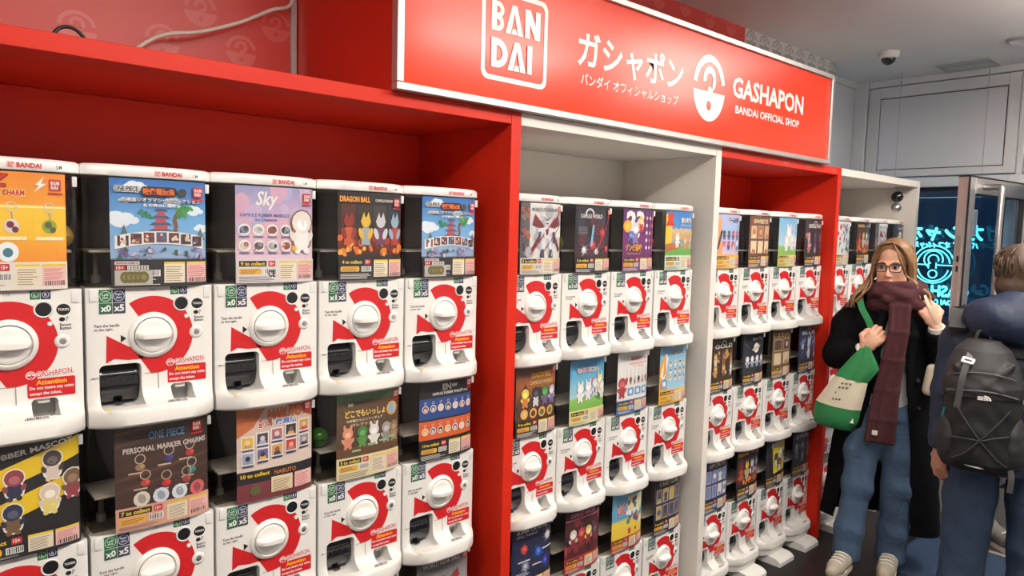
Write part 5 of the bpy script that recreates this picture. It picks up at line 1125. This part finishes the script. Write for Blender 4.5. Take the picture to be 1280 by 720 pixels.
for i in range(15):      # towards the left of the picture: parted, down over the scarf and coat
    t = i/14; j = lambda s_: rh.uniform(-s_, s_)
    lock([H(.012+j(.006), -.060+.12*t, .122-.02*t), H(-.048, -.058+.11*t, .108+j(.006)), H(-.084+j(.004), -.022+.08*t, .040), H(-.096+j(.006), -.006+.06*t, -.045), Vector((-.150+j(.015), -.055+.08*t+j(.01), 1.455)), Vector((-.185+j(.020), -.090+.09*t, 1.40)), Vector((-.205+j(.035), -.105+.09*t+j(.02), 1.345+j(.02)))], .004, .0125, .003)
for i in range(13):      # the sweep across the forehead and down at the right
    t = i/12; j = lambda s_: rh.uniform(-s_, s_)
    lock([H(.012+j(.006), -.066+.12*t, .120-.015*t), H(.048, -.070+.12*t, .100+j(.006)), H(.078+j(.004), -.046+.10*t, .045), H(.088+j(.005), -.012+.05*t, -.02), H(.090+j(.006), -.008+.05*t, -.075), Vector((.110+j(.02), -.085+.10*t, 1.43)), Vector((.130+j(.02), -.125+.12*t, 1.385+j(.015)))], .004, .0115, .003)
for i in range(9):
    t = i/8; j = lambda s_: rh.uniform(-s_, s_)
    lock([H(.01, .02, .140), H(-.06+.12*t, .085, .09), H(-.075+.15*t, .105, 0), H(-.08+.16*t, .10, -.09), Vector((-.13+.22*t, .09, 1.42))], .004, .013, .005)
for q in ([H(.012, -.068, .119), H(.035, -.096, .085), H(.050, -.099, .045), H(.064, -.085, .005), H(.074, -.062, -.04), Vector((.072, -.095, 1.475)), Vector((.095, -.140, 1.405))],
          [H(-.030, -.086, .098), H(-.058, -.082, .060), H(-.073, -.060, .0), H(-.086, -.052, -.05), Vector((-.130, -.10, 1.45)), Vector((-.19, -.13, 1.375))]): lock(q, .003, .0065, .002)
# scarf
F = Field((-.26, -.30, .64), (.24, .18, 1.52), .004)
def ring(cx, cy, cz, rx, ry, r, tilt, roll_, ph, k=.012, n=30):
    P = []
    for i in range(n+1):
        a = 2*PI*i/n; x, y = rx*math.cos(a), ry*math.sin(a); P.append((cx+x, cy+y, cz-y*tilt+x*roll_+.006*math.sin(3*a+ph)))
    for i in range(n): F.add(cone(P[i], P[i+1], r*(1+.13*math.sin(5*2*PI*i/n+ph)), r*(1+.13*math.sin(5*2*PI*(i+1)/n+ph))), k)
ring(-.008, .000, 1.444, .102, .105, .030, .03, .05, 0); ring(-.004, .000, 1.408, .120, .118, .036, .10, -.10, 1.5); ring(-.000, .000, 1.368, .112, .112, .034, .05, .12, 3)
F.add(cone((-.10, -.11, 1.43), (.09, -.128, 1.37), .022, .030), .008); F.add(cone((.09, -.11, 1.435), (-.05, -.135, 1.395), .020, .024), .008); wrinkle(F, .003, 22, 25, 70, 1)
ring(.004, .0, 1.335, .085, .090, .028, .0, .0, 2)
def strip(pts, hw, ht, k=.01):
    for (a, wa), (b, wb) in zip(zip(pts, hw), zip(pts[1:], hw[1:])):
        for q in (-1, -.6, -.2, .2, .6, 1): F.add(cone((a[0]+q*(wa-ht), a[1]-.006*math.cos(q*7), a[2]), (b[0]+q*(wb-ht), b[1]-.006*math.cos(q*7+.6), b[2]), ht, ht), k)
strip([(.010, -.145, 1.36), (.012, -.172, 1.24), (-.006, -.178, 1.10), (-.022, -.178, .95), (-.034, -.185, .80), (-.040, -.190, .690)], [.050, .047, .052, .058, .066, .070], .014)
sc = link('scarf', F.mesh('scarf'), MT['scarf'], wom)
link('cloth_tag', box_me('cloth_tag', (-.075, -.209, .722), (-.050, -.2035, .745), .001), MT['cuff'], sc)
# coat
CS = [(.20, (-.010, .06, .285, .165)), (.45, (-.015, .05, .262, .160)), (.70, (-.026, .035, .235, .148)), (.90, (-.03, .025, .205, .138)), (1.10, (-.038, .018, .192, .130)), (1.26, (-.043, .022, .190, .118)), (1.34, (-.043, .030, .172, .095)), (1.40, (-.04, .035, .110, .080))]
CS = [(z, *v) for z, v in CS]
F = Field((-.40, -.34, .17), (.36, .30, 1.44), .005)
F.add(loftp(CS, 0, .045, 7, 1), 0)
F.sub(loftp([(z-.02 if z < .3 else z-.012, *v) for z, *v in CS], .014, .045, 7, 1), 0)
def wedge(X, Y, Z):
    al = np.interp(Z, [.17, .41, .66, .87, 1.1, 1.30], [-.235, -.205, -.145, -.095, -.07, -.04]).astype(np.float32); ar = np.interp(Z, [.17, .5, .7, .87, 1.1, 1.30], [.125, .105, .095, .070, .062, .03]).astype(np.float32)
    return np.maximum(np.maximum(al-X, X-ar), np.maximum(Y-.02, Z-1.31))
F.sub((wedge, np.array((-.3, -.34, .15)), np.array((.2, .03, 1.33))), .006)
for pts, rs in (([(-.165, .03, 1.325), (-.225, .02, 1.24), (-.266, -.015, 1.075), (-.225, -.075, 1.09), (-.160, -.140, 1.122)], [.075, .074, .067, .062, .052]), ([(.085, .03, 1.335), (.150, .015, 1.25), (.214, -.02, 1.10), (.200, -.075, 1.165), (.178, -.118, 1.235)], [.073, .072, .065, .060, .052])): chain(F, pts, rs, .03)
wrinkle(F, .0018, 14, 14, 36, .3); F.sub(cone((-.168, -.132, 1.116), (-.10, -.200, 1.170), .040, .036), .004); F.sub(cone((.182, -.108, 1.215), (.160, -.165, 1.32), .040, .036), .004)
# lapels
for pts in ([(-.055, -.100, 1.33), (-.085, -.115, 1.22), (-.078, -.122, 1.06), (-.085, -.118, .92)], [(.045, -.095, 1.33), (.075, -.112, 1.22), (.070, -.120, 1.06), (.076, -.118, .92)]): chain(F, pts, [.022, .024, .017, .010], .012)
ct = link('coat', F.mesh('coat'), MT['coat'], wom)
for z, x in ((1.00, .108), (.86, .118)):
    bm = bmesh.new(); add_lathe(bm, [(0, .004), (.010, .0045), (.0125, .003), (.0125, 0)], 18, Matrix.Translation((x, -.105, z)) @ Matrix.Rotation(PI/2, 4, 'X') @ Matrix.Rotation(.55, 4, 'Y')); link('button', fin(bm, 'button'), MT['rim'], ct)
F = Field((-.24, -.16, .80), (.18, .16, 1.40), .006)
F.add(loftp([(.84, -.03, .02, .165, .108), (1.0, -.035, .012, .150, .105), (1.2, -.04, .02, .155, .095), (1.36, -.04, .035, .075, .06)], 0, .02, 11), 0); link('sweater', F.mesh('sweater'), MT['sweater'], wom)
# cuffs
for a, b in (((-.165, -.137, 1.119), (-.140, -.162, 1.138)), ((.176, -.122, 1.245), (.170, -.138, 1.278))):
    bm = bmesh.new(); add_tube(bm, [a, b], [.040, .036], 16); link('cuff', fin(bm, 'cuff'), MT['cuff'], wom)
# jeans
F = Field((-.27, -.26, .03), (.20, .16, .90), .005)
F.add(loftp([(.78, -.025, .025, .165, .115), (.84, -.028, .02, .160, .112), (.885, -.03, .02, .150, .105)]), 0)
chain(F, [(-.098, .02, .80), (-.118, -.05, .60), (-.128, -.105, .42), (-.150, -.135, .20), (-.158, -.145, .065)], [.092, .082, .070, .066, .068], .03)
chain(F, [(.048, .02, .80), (.055, -.01, .60), (.055, -.035, .42), (.048, -.035, .20), (.043, -.038, .065)], [.095, .086, .074, .070, .070], .03)
for x, y, r in ((-.158, -.145, .055), (.043, -.038, .057)): F.sub(cone((x, y, -.05), (x, y, .05), r, r-.01), .004)
wrinkle(F, .0028, 13, 15, 36, .7)
link('jeans', F.mesh('jeans'), MT['jeans'], wom)
# shoes
def sneaker(F, x, y, rz, s=1.0, z=0):
    M = Matrix.Translation((x, y, z)) @ Matrix.Rotation(rz, 4, 'Z')
    def q(a, b, c): return M @ Vector((a*s, b*s, c*s))
    chain(F, [q(0, .055, .055), q(0, .0, .062), q(0, -.06, .050), q(0, -.13, .040), q(0, -.185, .034)], [.040*s, .042*s, .040*s, .038*s, .028*s], .02)
    F.add(cone(q(0, .05, .06), q(0, .05, .095), .038*s, .036*s), .02); F.sub(rboxp(q(0, -.06, -.02), (.08, .22, .035), .005, rz), .002)
    return M
def shoe_parts(parent, M, s, mu, ms, nm='shoe'):
    sh = parent
    bm = bmesh.new(); out = []
    for k in range(28):
        a = 2*PI*k/28; yy = -.062+.138*math.sin(a); w = .043*(1-.18*math.sin(a)) if math.sin(a) < 0 else .040; out.append(((w*math.cos(a)*(1 if abs(math.sin(a)) < .95 else .9))*s, yy*s))
    add_prism(bm, out, 2, .001, .024*s); bm.transform(M); link('sole', fin(bm, 'sole', 40), ms, sh)
    for i in range(4):
        y = -.055-.024*i; z = .101-.0065*i; bm = bmesh.new(); add_tube(bm, [M @ Vector((x*s, (y-.008*math.cos(x*40))*s, (z-.010*(x/.03)**2)*s)) for x in (-.030, -.015, 0, .015, .030)], .0035*s, 6); link('lace', fin(bm, 'lace', 60), MT['cuff'], sh)
for x, y, rz in ((-.158, -.165, .28), (.043, -.060, .12)):
    F = Field((x-.14, y-.26, -.01), (x+.14, y+.16, .16), .005); M = sneaker(F, x, y, -rz, 1.0); sh = link('shoe', F.mesh('shoe'), MT['shoe'], wom); shoe_parts(sh, M, 1.0, MT['shoe'], MT['sole'])

# ------------------------------------------------------------------ her bags
tb = empty('tote_bag', (3.9, -.36, .007), RZW, 'green and cream cloth tote bag hanging from her forearm', 'bag')
def quilt(name, rows, th, m, nx=10):
    """rows: list of (left, right) 3D points, top to bottom; a soft two-sided cloth body"""
    bm = bmesh.new(); ny = len(rows); g = []
    for sgn in (-1, 1):
        S_ = []
        for j, (a, b) in enumerate(rows):
            a, b = Vector(a), Vector(b); S_.append([bm.verts.new(a.lerp(b, i/nx)+Vector((0, sgn*th[j]*(math.sin(PI*i/nx)**.6 if 0 < i < nx else 0)+.004*math.sin(i*1.9+j*1.3), 0))) for i in range(nx+1)])
        g.append(S_)
    for S_ in g:
        for j in range(ny-1):
            for i in range(nx): bm.faces.new((S_[j][i], S_[j][i+1], S_[j+1][i+1], S_[j+1][i]))
    for j in (0, ny-1):
        for i in range(nx): bm.faces.new((g[0][j][i], g[0][j][i+1], g[1][j][i+1], g[1][j][i]))
    for i in (0, nx):
        for j in range(ny-1): bm.faces.new((g[0][j][i], g[0][j+1][i], g[1][j+1][i], g[1][j][i]))
    bmesh.ops.remove_doubles(bm, verts=bm.verts, dist=1e-5)
    return link(name, fin(bm, name, 70), m, tb)
BY = -.20
quilt('bag_top', [((-.150, BY, 1.150), (-.108, BY, 1.155)), ((-.190, BY, 1.10), (-.075, BY, 1.085)), ((-.235, BY, 1.035), (-.060, BY, 1.050)), ((-.258, BY, 1.000), (-.108, BY, .975))], [.012, .022, .03, .036], MT['green'])
quilt('bag_middle', [((-.258, BY, 1.000), (-.108, BY, .975)), ((-.300, BY, .93), (-.118, BY, .905)), ((-.340, BY, .860), (-.130, BY, .835))], [.036, .050, .056], MT['canvas'])
quilt('bag_base', [((-.340, BY, .860), (-.130, BY, .835)), ((-.352, BY, .80), (-.138, BY, .78)), ((-.345, BY, .752), (-.152, BY, .732)), ((-.325, BY, .738), (-.170, BY, .722))], [.056, .058, .045, .02], MT['green'])
P = Print(); ink = (.16, .13, .11)
for i, (w, z) in enumerate(((.050, .967), (.046, .945), (.020, .918), (.040, .885))):
    for q in range(3 if w > .03 else 1): P.rect(-.225-.012*i+q*w*.36, z, -.225-.012*i+q*w*.36+w*.24, z+.009, ink)
link('faint_print', P.mesh('faint_print', lambda a, b, k: (a, BY-.058-k*1e-5, b), MT['printmatte']), None, tb)
P = Print(); P.poly([(-.175, .775), (-.162, .800), (-.157, .775)], (.8, .78, .7)); link('triangle_mark', P.mesh('triangle_mark', lambda a, b, k: (a, BY-.048, b), MT['printmatte']), None, tb)
def band(name, pts, w, t, m, parent, up=(0, 0, 1)):
    sp = spline(pts, 6); bm = bmesh.new(); R_ = []
    for i, p in enumerate(sp):
        d = (sp[min(i+1, len(sp)-1)]-sp[max(i-1, 0)]).normalized(); n = Vector((0, -1, 0)); x = d.cross(n).normalized(); n = x.cross(d)
        R_.append([bm.verts.new(p+x*a*w/2+n*b*t/2) for a, b in ((-1, -1), (1, -1), (1, 1), (-1, 1))])
    for A, B in zip(R_, R_[1:]):
        for k in range(4): bm.faces.new((A[k], A[(k+1) % 4], B[(k+1) % 4], B[k]))
    bm.faces.new(R_[0]); bm.faces.new(R_[-1][::-1]); return link(name, fin(bm, name, 50), m, parent)
band('strap', [(-.170, .05, 1.415), (-.172, -.07, 1.385), (-.158, -.122, 1.34), (-.122, -.140, 1.275), (-.105, -.140, 1.215), (-.116, -.165, 1.17), (-.122, -.197, 1.140)], .030, .004, MT['green'], tb)
sb = empty('shoulder_bag', (3.9, -.36, .007), RZW, 'small beige bag tucked at her side beneath the black sleeve', 'bag')
F = Field((.10, -.16, .90), (.27, .06, 1.12), .005); F.add(rboxp((.185, -.085, 1.005), (.050, .030, .080), .028, 0, 0, .12), 0); link('bag_body', F.mesh('bag_body'), MT['canvas'], sb)
band('strap', [(.19, -.10, 1.07), (.215, -.13, 1.20), (.150, -.170, 1.335), (.118, -.140, 1.41), (.115, -.03, 1.425)], .012, .003, MT['canvas'], sb)

# ------------------------------------------------------------------ the man with the backpack
dM = Vector((3.5, .8318, 0)).normalized(); RZM = math.atan2(-dM.x, dM.y)
man = empty('person', (3.5, -.93, .007), RZM, 'person seen from behind in a navy hooded jacket wearing a backpack', 'person')
HM2 = Matrix.Translation((.030, .03, 1.548)) @ Matrix.Rotation(PI-math.radians(12), 4, 'Z')
F = Field((-.32, -.20, 0), (.40, .36, 1.74), .005)
head(F, HM2)
F.add(cone((.045, .04, 1.50), (.035, .045, 1.36), .060, .064), .02)
for p_ in (ellp((.03, .04, 1.22), (.19, .11, .18)), ellp((.03, .04, .98), (.16, .105, .18)), ellp((.03, .04, .82), (.165, .11, .12))): F.add(p_, .06)
chain(F, [(-.150, .04, 1.31), (-.194, .035, 1.04), (-.200, .0, .800)], [.056, .044, .034], .02); chain(F, [(.225, .04, 1.31), (.290, .035, 1.04), (.275, .0, .80)], [.058, .046, .034], .02)
hand(F, (-.200, -.003, .795), (-.02, .02, -1), (-.75, -.6, 0), (.25, .9, 0), 1.08, .45); hand(F, (.275, -.003, .795), (.02, .02, -1), (.75, -.6, 0), (-.25, .9, 0), 1.08, .45)
chain(F, [(-.07, .04, .78), (-.085, .02, .44), (-.09, .0, .09), (-.095, .09, .045), (-.10, .16, .04)], [.095, .062, .034, .030, .022], .02)
chain(F, [(.130, .04, .78), (.145, .10, .44), (.150, .14, .09), (.155, .23, .045), (.16, .30, .04)], [.095, .062, .034, .030, .022], .02)
mb = link('body', F.mesh('body', lambda P: np.tile(np.array(srgb(205, 150, 125)), (len(P), 1))), MT['skin'], man)
F = Field((-.10, -.13, 1.44), (.20, .20, 1.74), .004)
F.add(ellp(HM2 @ Vector((0, .018, .046)), (.083, .100, .094), math.radians(14)), .01); F.add(ellp(HM2 @ Vector((0, .050, -.030)), (.074, .060, .075), math.radians(14)), .02); F.sub(ellp(HM2 @ Vector((0, -.105, -.03)), (.085, .085, .098), math.radians(14)), .01)
for s_ in (-1, 1): F.sub(ellp(HM2 @ Vector((s_*.083, .005, -.018)), (.02, .026, .034), math.radians(14)), .006)
hm = link('hair', F.mesh('hair'), MT['hairb'], man)
for i in range(130):
    a = rh.uniform(-2.6, 2.6); zz = rh.uniform(-.075, .125); rad = math.sqrt(max(.02, 1-((zz-.046)/.10)**2)); c = Vector((math.sin(a)*.084*rad, .018+math.cos(a)*.100*rad, zz))
    if c.y < -.03 and zz < .10: continue
    out = (c-Vector((0, .018, .046))).normalized(); dn = Vector((rh.uniform(-.4, .4), rh.uniform(-.2, .2), -1)); dn = (dn-out*dn.dot(out)).normalized()
    bm = bmesh.new(); add_tube(bm, [HM2 @ (c-dn*.014-out*.003), HM2 @ (c+out*.000), HM2 @ (c+dn*.018-out*.001), HM2 @ (c+dn*.030-out*.000)], [.003, .0055, .0045, .0015], 6); link('lock', fin(bm, 'lock', 80), MT['hairb'], hm)
# jacket
JS = [(.74, .03, .04, .195, .145), (.80, .03, .04, .200, .150), (1.0, .03, .04, .195, .145), (1.2, .03, .045, .205, .140), (1.31, .03, .045, .195, .115), (1.38, .035, .045, .120, .095)]
F = Field((-.36, -.16, .72), (.42, .24, 1.42), .006); F.add(loftp(JS, 0, .02, 6), 0); F.sub(loftp([(z-.02 if z < .78 else z-.015, *v) for z, *v in JS], .016), 0)
jk = link('jacket', F.mesh('jacket'), MT['navy'], man)
for s_, sh_ in ((-1, [(-.135, .04, 1.325), (-.165, .035, 1.25), (-.196, .03, 1.04), (-.200, .0, .815)]), (1, [(.200, .04, 1.325), (.245, .035, 1.25), (.290, .03, 1.04), (.276, .0, .815)])):
    F = Field((sh_[2][0]-.12 if s_ < 0 else .10, -.13, .76), (-.04 if s_ < 0 else .42, .16, 1.43), .005); chain(F, sh_, [.076, .074, .060, .050], .02)
    wrinkle(F, .0022, 18, 18, 44, 1.7)
    F.sub(cone((sh_[3][0], 0, .84), (sh_[3][0], 0, .70), .040, .043), .003); link('sleeve', F.mesh('sleeve'), MT['navy'], jk)
F = Field((-.26, -.15, 1.20), (.34, .20, 1.44), .005); F.add(loftp([(1.225, .03, .045, .218, .150), (1.30, .03, .045, .212, .132), (1.345, .03, .045, .185, .118), (1.41, .04, .045, .105, .095)]), 0); link('shoulder_yoke', F.mesh('shoulder_yoke'), MT['charcoal'], jk)
F = Field((-.22, -.26, 1.20), (.34, .16, 1.56), .004)
F.add(ellp((.050, -.085, 1.385), (.205, .105, .112), 0, .25), .01); F.add(ellp((.05, .02, 1.42), (.15, .11, .085)), .04); F.sub(ellp((.048, .03, 1.51), (.098, .105, .080), 0, .15), .02)
wrinkle(F, .0055, 14, 12, 26, .9)
link('hood', F.mesh('hood'), MT['navy'], jk)
P = Print()
def dome_mark(P, x, z, s, col):
    P.arc(x, z, .70*s, 1.0*s, 0, 92, col, 10, 1.25); P.arc(x, z, .36*s, .60*s, 0, 92, col, 10, 1.25); P.arc(x, z, 0, .26*s, 0, 92, col, 8, 1.25); P.rect(x-1.15*s, z, x-.1*s, z+.18*s, col); P.rect(x-1.15*s, z+.28*s, x-.1*s, z+.46*s, col); P.rect(x-1.15*s, z+.56*s, x-.1*s, z+.74*s, col)
dome_mark(P, .165, 1.262, .022, (.75, .75, .73)); link('chest_mark', P.mesh('shoulder_mark', lambda a, b, k: (a, -.118, b), MT['printmatte']), None, jk)
# trousers and shoes
F = Field((-.26, -.14, .03), (.34, .30, .92), .005); F.add(loftp([(.74, .03, .04, .180, .130), (.82, .03, .04, .175, .125), (.90, .03, .04, .165, .115)]), 0)
chain(F, [(-.072, .03, .80), (-.082, .02, .60), (-.088, .02, .42), (-.092, .0, .22), (-.094, -.005, .06)], [.104, .098, .090, .084, .082], .02); chain(F, [(.134, .04, .80), (.142, .07, .60), (.146, .10, .42), (.150, .13, .22), (.152, .14, .06)], [.104, .096, .086, .080, .078], .02)
wrinkle(F, .0030, 13, 15, 33, 2.1)
link('jeans', F.mesh('jeans'), MT['jeansd'], man)
for x, y in ((-.095, .03), (.152, .17)):
    F = Field((x-.14, y-.16, -.01), (x+.14, y+.26, .16), .006); M = sneaker(F, x, y, PI, 1.05); sh = link('shoe', F.mesh('shoe'), MT['shoe'], man); shoe_parts(sh, M, 1.05, MT['shoe'], MT['sole'])

# backpack
bp = empty('backpack', (3.5, -.93, .007), RZM, 'black hiking backpack with a white mark and bungee cords on the back', 'backpack')
F = Field((-.26, -.36, .74), (.14, -.06, 1.34), .004)
F.add(loftp([(.78, -.055, -.19, .115, .075), (.82, -.055, -.20, .128, .095), (.95, -.058, -.205, .132, .105), (1.10, -.060, -.205, .130, .105), (1.20, -.066, -.195, .115, .095), (1.27, -.070, -.18, .085, .075), (1.295, -.072, -.17, .05, .05)]), 0)
F.add(rboxp((-.055, -.15, 1.00), (.122, .05, .22), .04), .03)
wrinkle(F, .0035, 26, 20, 50, .4)
bb = link('pack_body', F.mesh('pack_body'), MT['pack'], bp)
F = Field((-.25, -.36, 1.07), (.12, -.10, 1.33), .004)
F.add(loftp([(1.085, -.062, -.21, .136, .110), (1.13, -.062, -.21, .138, .114), (1.20, -.066, -.20, .124, .104), (1.265, -.070, -.185, .095, .085), (1.300, -.072, -.17, .055, .055)]), 0)
for a_, b_ in (((-.15, -.285, 1.20), (.0, -.315, 1.12)), ((.03, -.27, 1.22), (-.05, -.315, 1.14)), ((-.17, -.26, 1.15), (-.08, -.32, 1.11))): F.add(cone(a_, b_, .010, .004), .02)
link('top_pocket', F.mesh('top_pocket'), MT['packd'], bp)
for s_, x in ((-1, -.165), (1, .050)):
    F = Field((x-.08, -.32, .78), (x+.08, -.10, 1.08), .004); F.add(ellp((x, -.20, .90), (.045, .075, .125), 0, .1), 0)
    wrinkle(F, .0022, 30, 30, 80, .4)
    link('side_pocket', F.mesh('side_pocket'), MT['packd'], bp)
    st = [(x*.80-.02, .10, 1.24), (x*.85-.02, .06, 1.36), (x*.9-.02, -.02, 1.40), (x*.9-.02, -.11, 1.33)]; band('shoulder_strap', [Vector(v) for v in st], .06, .014, MT['charcoal'], bp)
def packy(x, z): return -.205-.112*math.sqrt(max(.05, 1-((x+.06)/.145)**2))
def cord(nm, pts, r, m, off=.004): return link(nm, tube_me(nm, spline([(x, packy(x, z)-off, z) for x, z in pts], 5), r, 7), m, bp)
cord('bungee_cord', [(-.150, 1.06), (-.10, .985), (-.055, .925), (.00, .86), (.035, .83)], .0035, MT['charcoal'], .010); cord('bungee_cord', [(.035, 1.05), (-.01, .985), (-.055, .925), (-.105, .865), (-.145, .835)], .0035, MT['charcoal'], .010)
cord('bungee_cord', [(-.150, .92), (-.10, .925), (-.055, .925), (-.01, .94), (.035, .95)], .0035, MT['charcoal'], .010); cord('zip_seam', [(-.180, 1.10), (-.12, 1.112), (-.06, 1.118), (.0, 1.112), (.055, 1.095)], .004, MT['web'], .008); cord('zip_seam', [(-.165, 1.165), (-.12, 1.18), (-.06, 1.187), (.0, 1.18), (.045, 1.165)], .003, MT['web'], .0)
b1 = band('webbing_strap', [(-.105, -.235, 1.268), (-.116, -.300, 1.225), (-.128, -.318, 1.16), (-.135, -.312, 1.09), (-.140, -.306, 1.04)], .022, .004, MT['web'], bp)
bk = Print()
bm = bmesh.new(); o = rrect(-.022, -.013, .022, .013, .005, 3); i_ = rrect(-.013, -.005, .013, .005, .002, 3)
T_ = Matrix.Translation((-.114, -.303, 1.228)) @ Matrix.Rotation(-.75, 4, 'X') @ Matrix.Rotation(.25, 4, 'Y'); n_ = len(o); V0 = [[bm.verts.new(T_ @ Vector((x, y, z))) for x, z in L_] for L_, y in ((o, -.004), (i_, -.004), (i_, .003), (o, .003))]
for a_, b_ in ((0, 1), (1, 2), (2, 3), (3, 0)):
    for k in range(n_): bm.faces.new((V0[a_][k], V0[a_][(k+1) % n_], V0[b_][(k+1) % n_], V0[b_][k]))
link('buckle', fin(bm, 'buckle'), MT['facewhite'], bp)
P = Print(); dome_mark(P, -.052, 1.085, .019, (.80, .80, .78)); link('white_mark', P.mesh('white_mark', lambda a, b, k: (a, packy(a, b)-.014-k*5e-5, b), MT['printmatte']), None, bp)
link('haul_loop', tube_me('haul_loop', spline([(-.10, -.13, 1.29), (-.09, -.14, 1.33), (-.06, -.14, 1.335), (-.045, -.13, 1.29)], 5), .006, 8), MT['web'], bp)
for x in (-.185, .062):
    bm = bmesh.new(); add_tube(bm, [(x-.006, -.20, 1.10), (x-.012, -.225, 1.07), (x+.012, -.235, 1.07), (x+.006, -.21, 1.10)], .0035, 6); add_tube(bm, [(x, -.21, 1.10), (x, -.215, 1.05)], .006, 6); link('side_clip', fin(bm, 'side_clip', 60), MT['web'], bp)
band('hanging_strap', [(.045, -.24, .83), (.055, -.25, .78), (.052, -.245, .72)], .020, .003, MT['web'], bp); band('reflective_strip', [(-.10, -.278, .812), (-.055, -.284, .808), (-.01, -.278, .812)], .006, .003, MT['facewhite'], bp)
cord('teal_cord', [(-.185, 1.02), (-.190, .96), (-.186, .90)], .004, MT['teal'], -.02)

# sneaker of someone hidden behind the man
sn = empty('sneaker', (4.62, -.70, .015), RZM+.75, 'grey lace up sneaker with pale sole on the mat between his legs', 'shoe')
F = Field((-.14, -.26, -.01), (.14, .16, .16), .005); M = sneaker(F, 0, 0, 0, 1.05); sh = link('upper', F.mesh('upper'), mat('grey_suede', (.16, .15, .14), .8, noise=.2, nscale=20), sn); shoe_parts(sn, M, 1.05, MT['shoe'], MT['sole'])
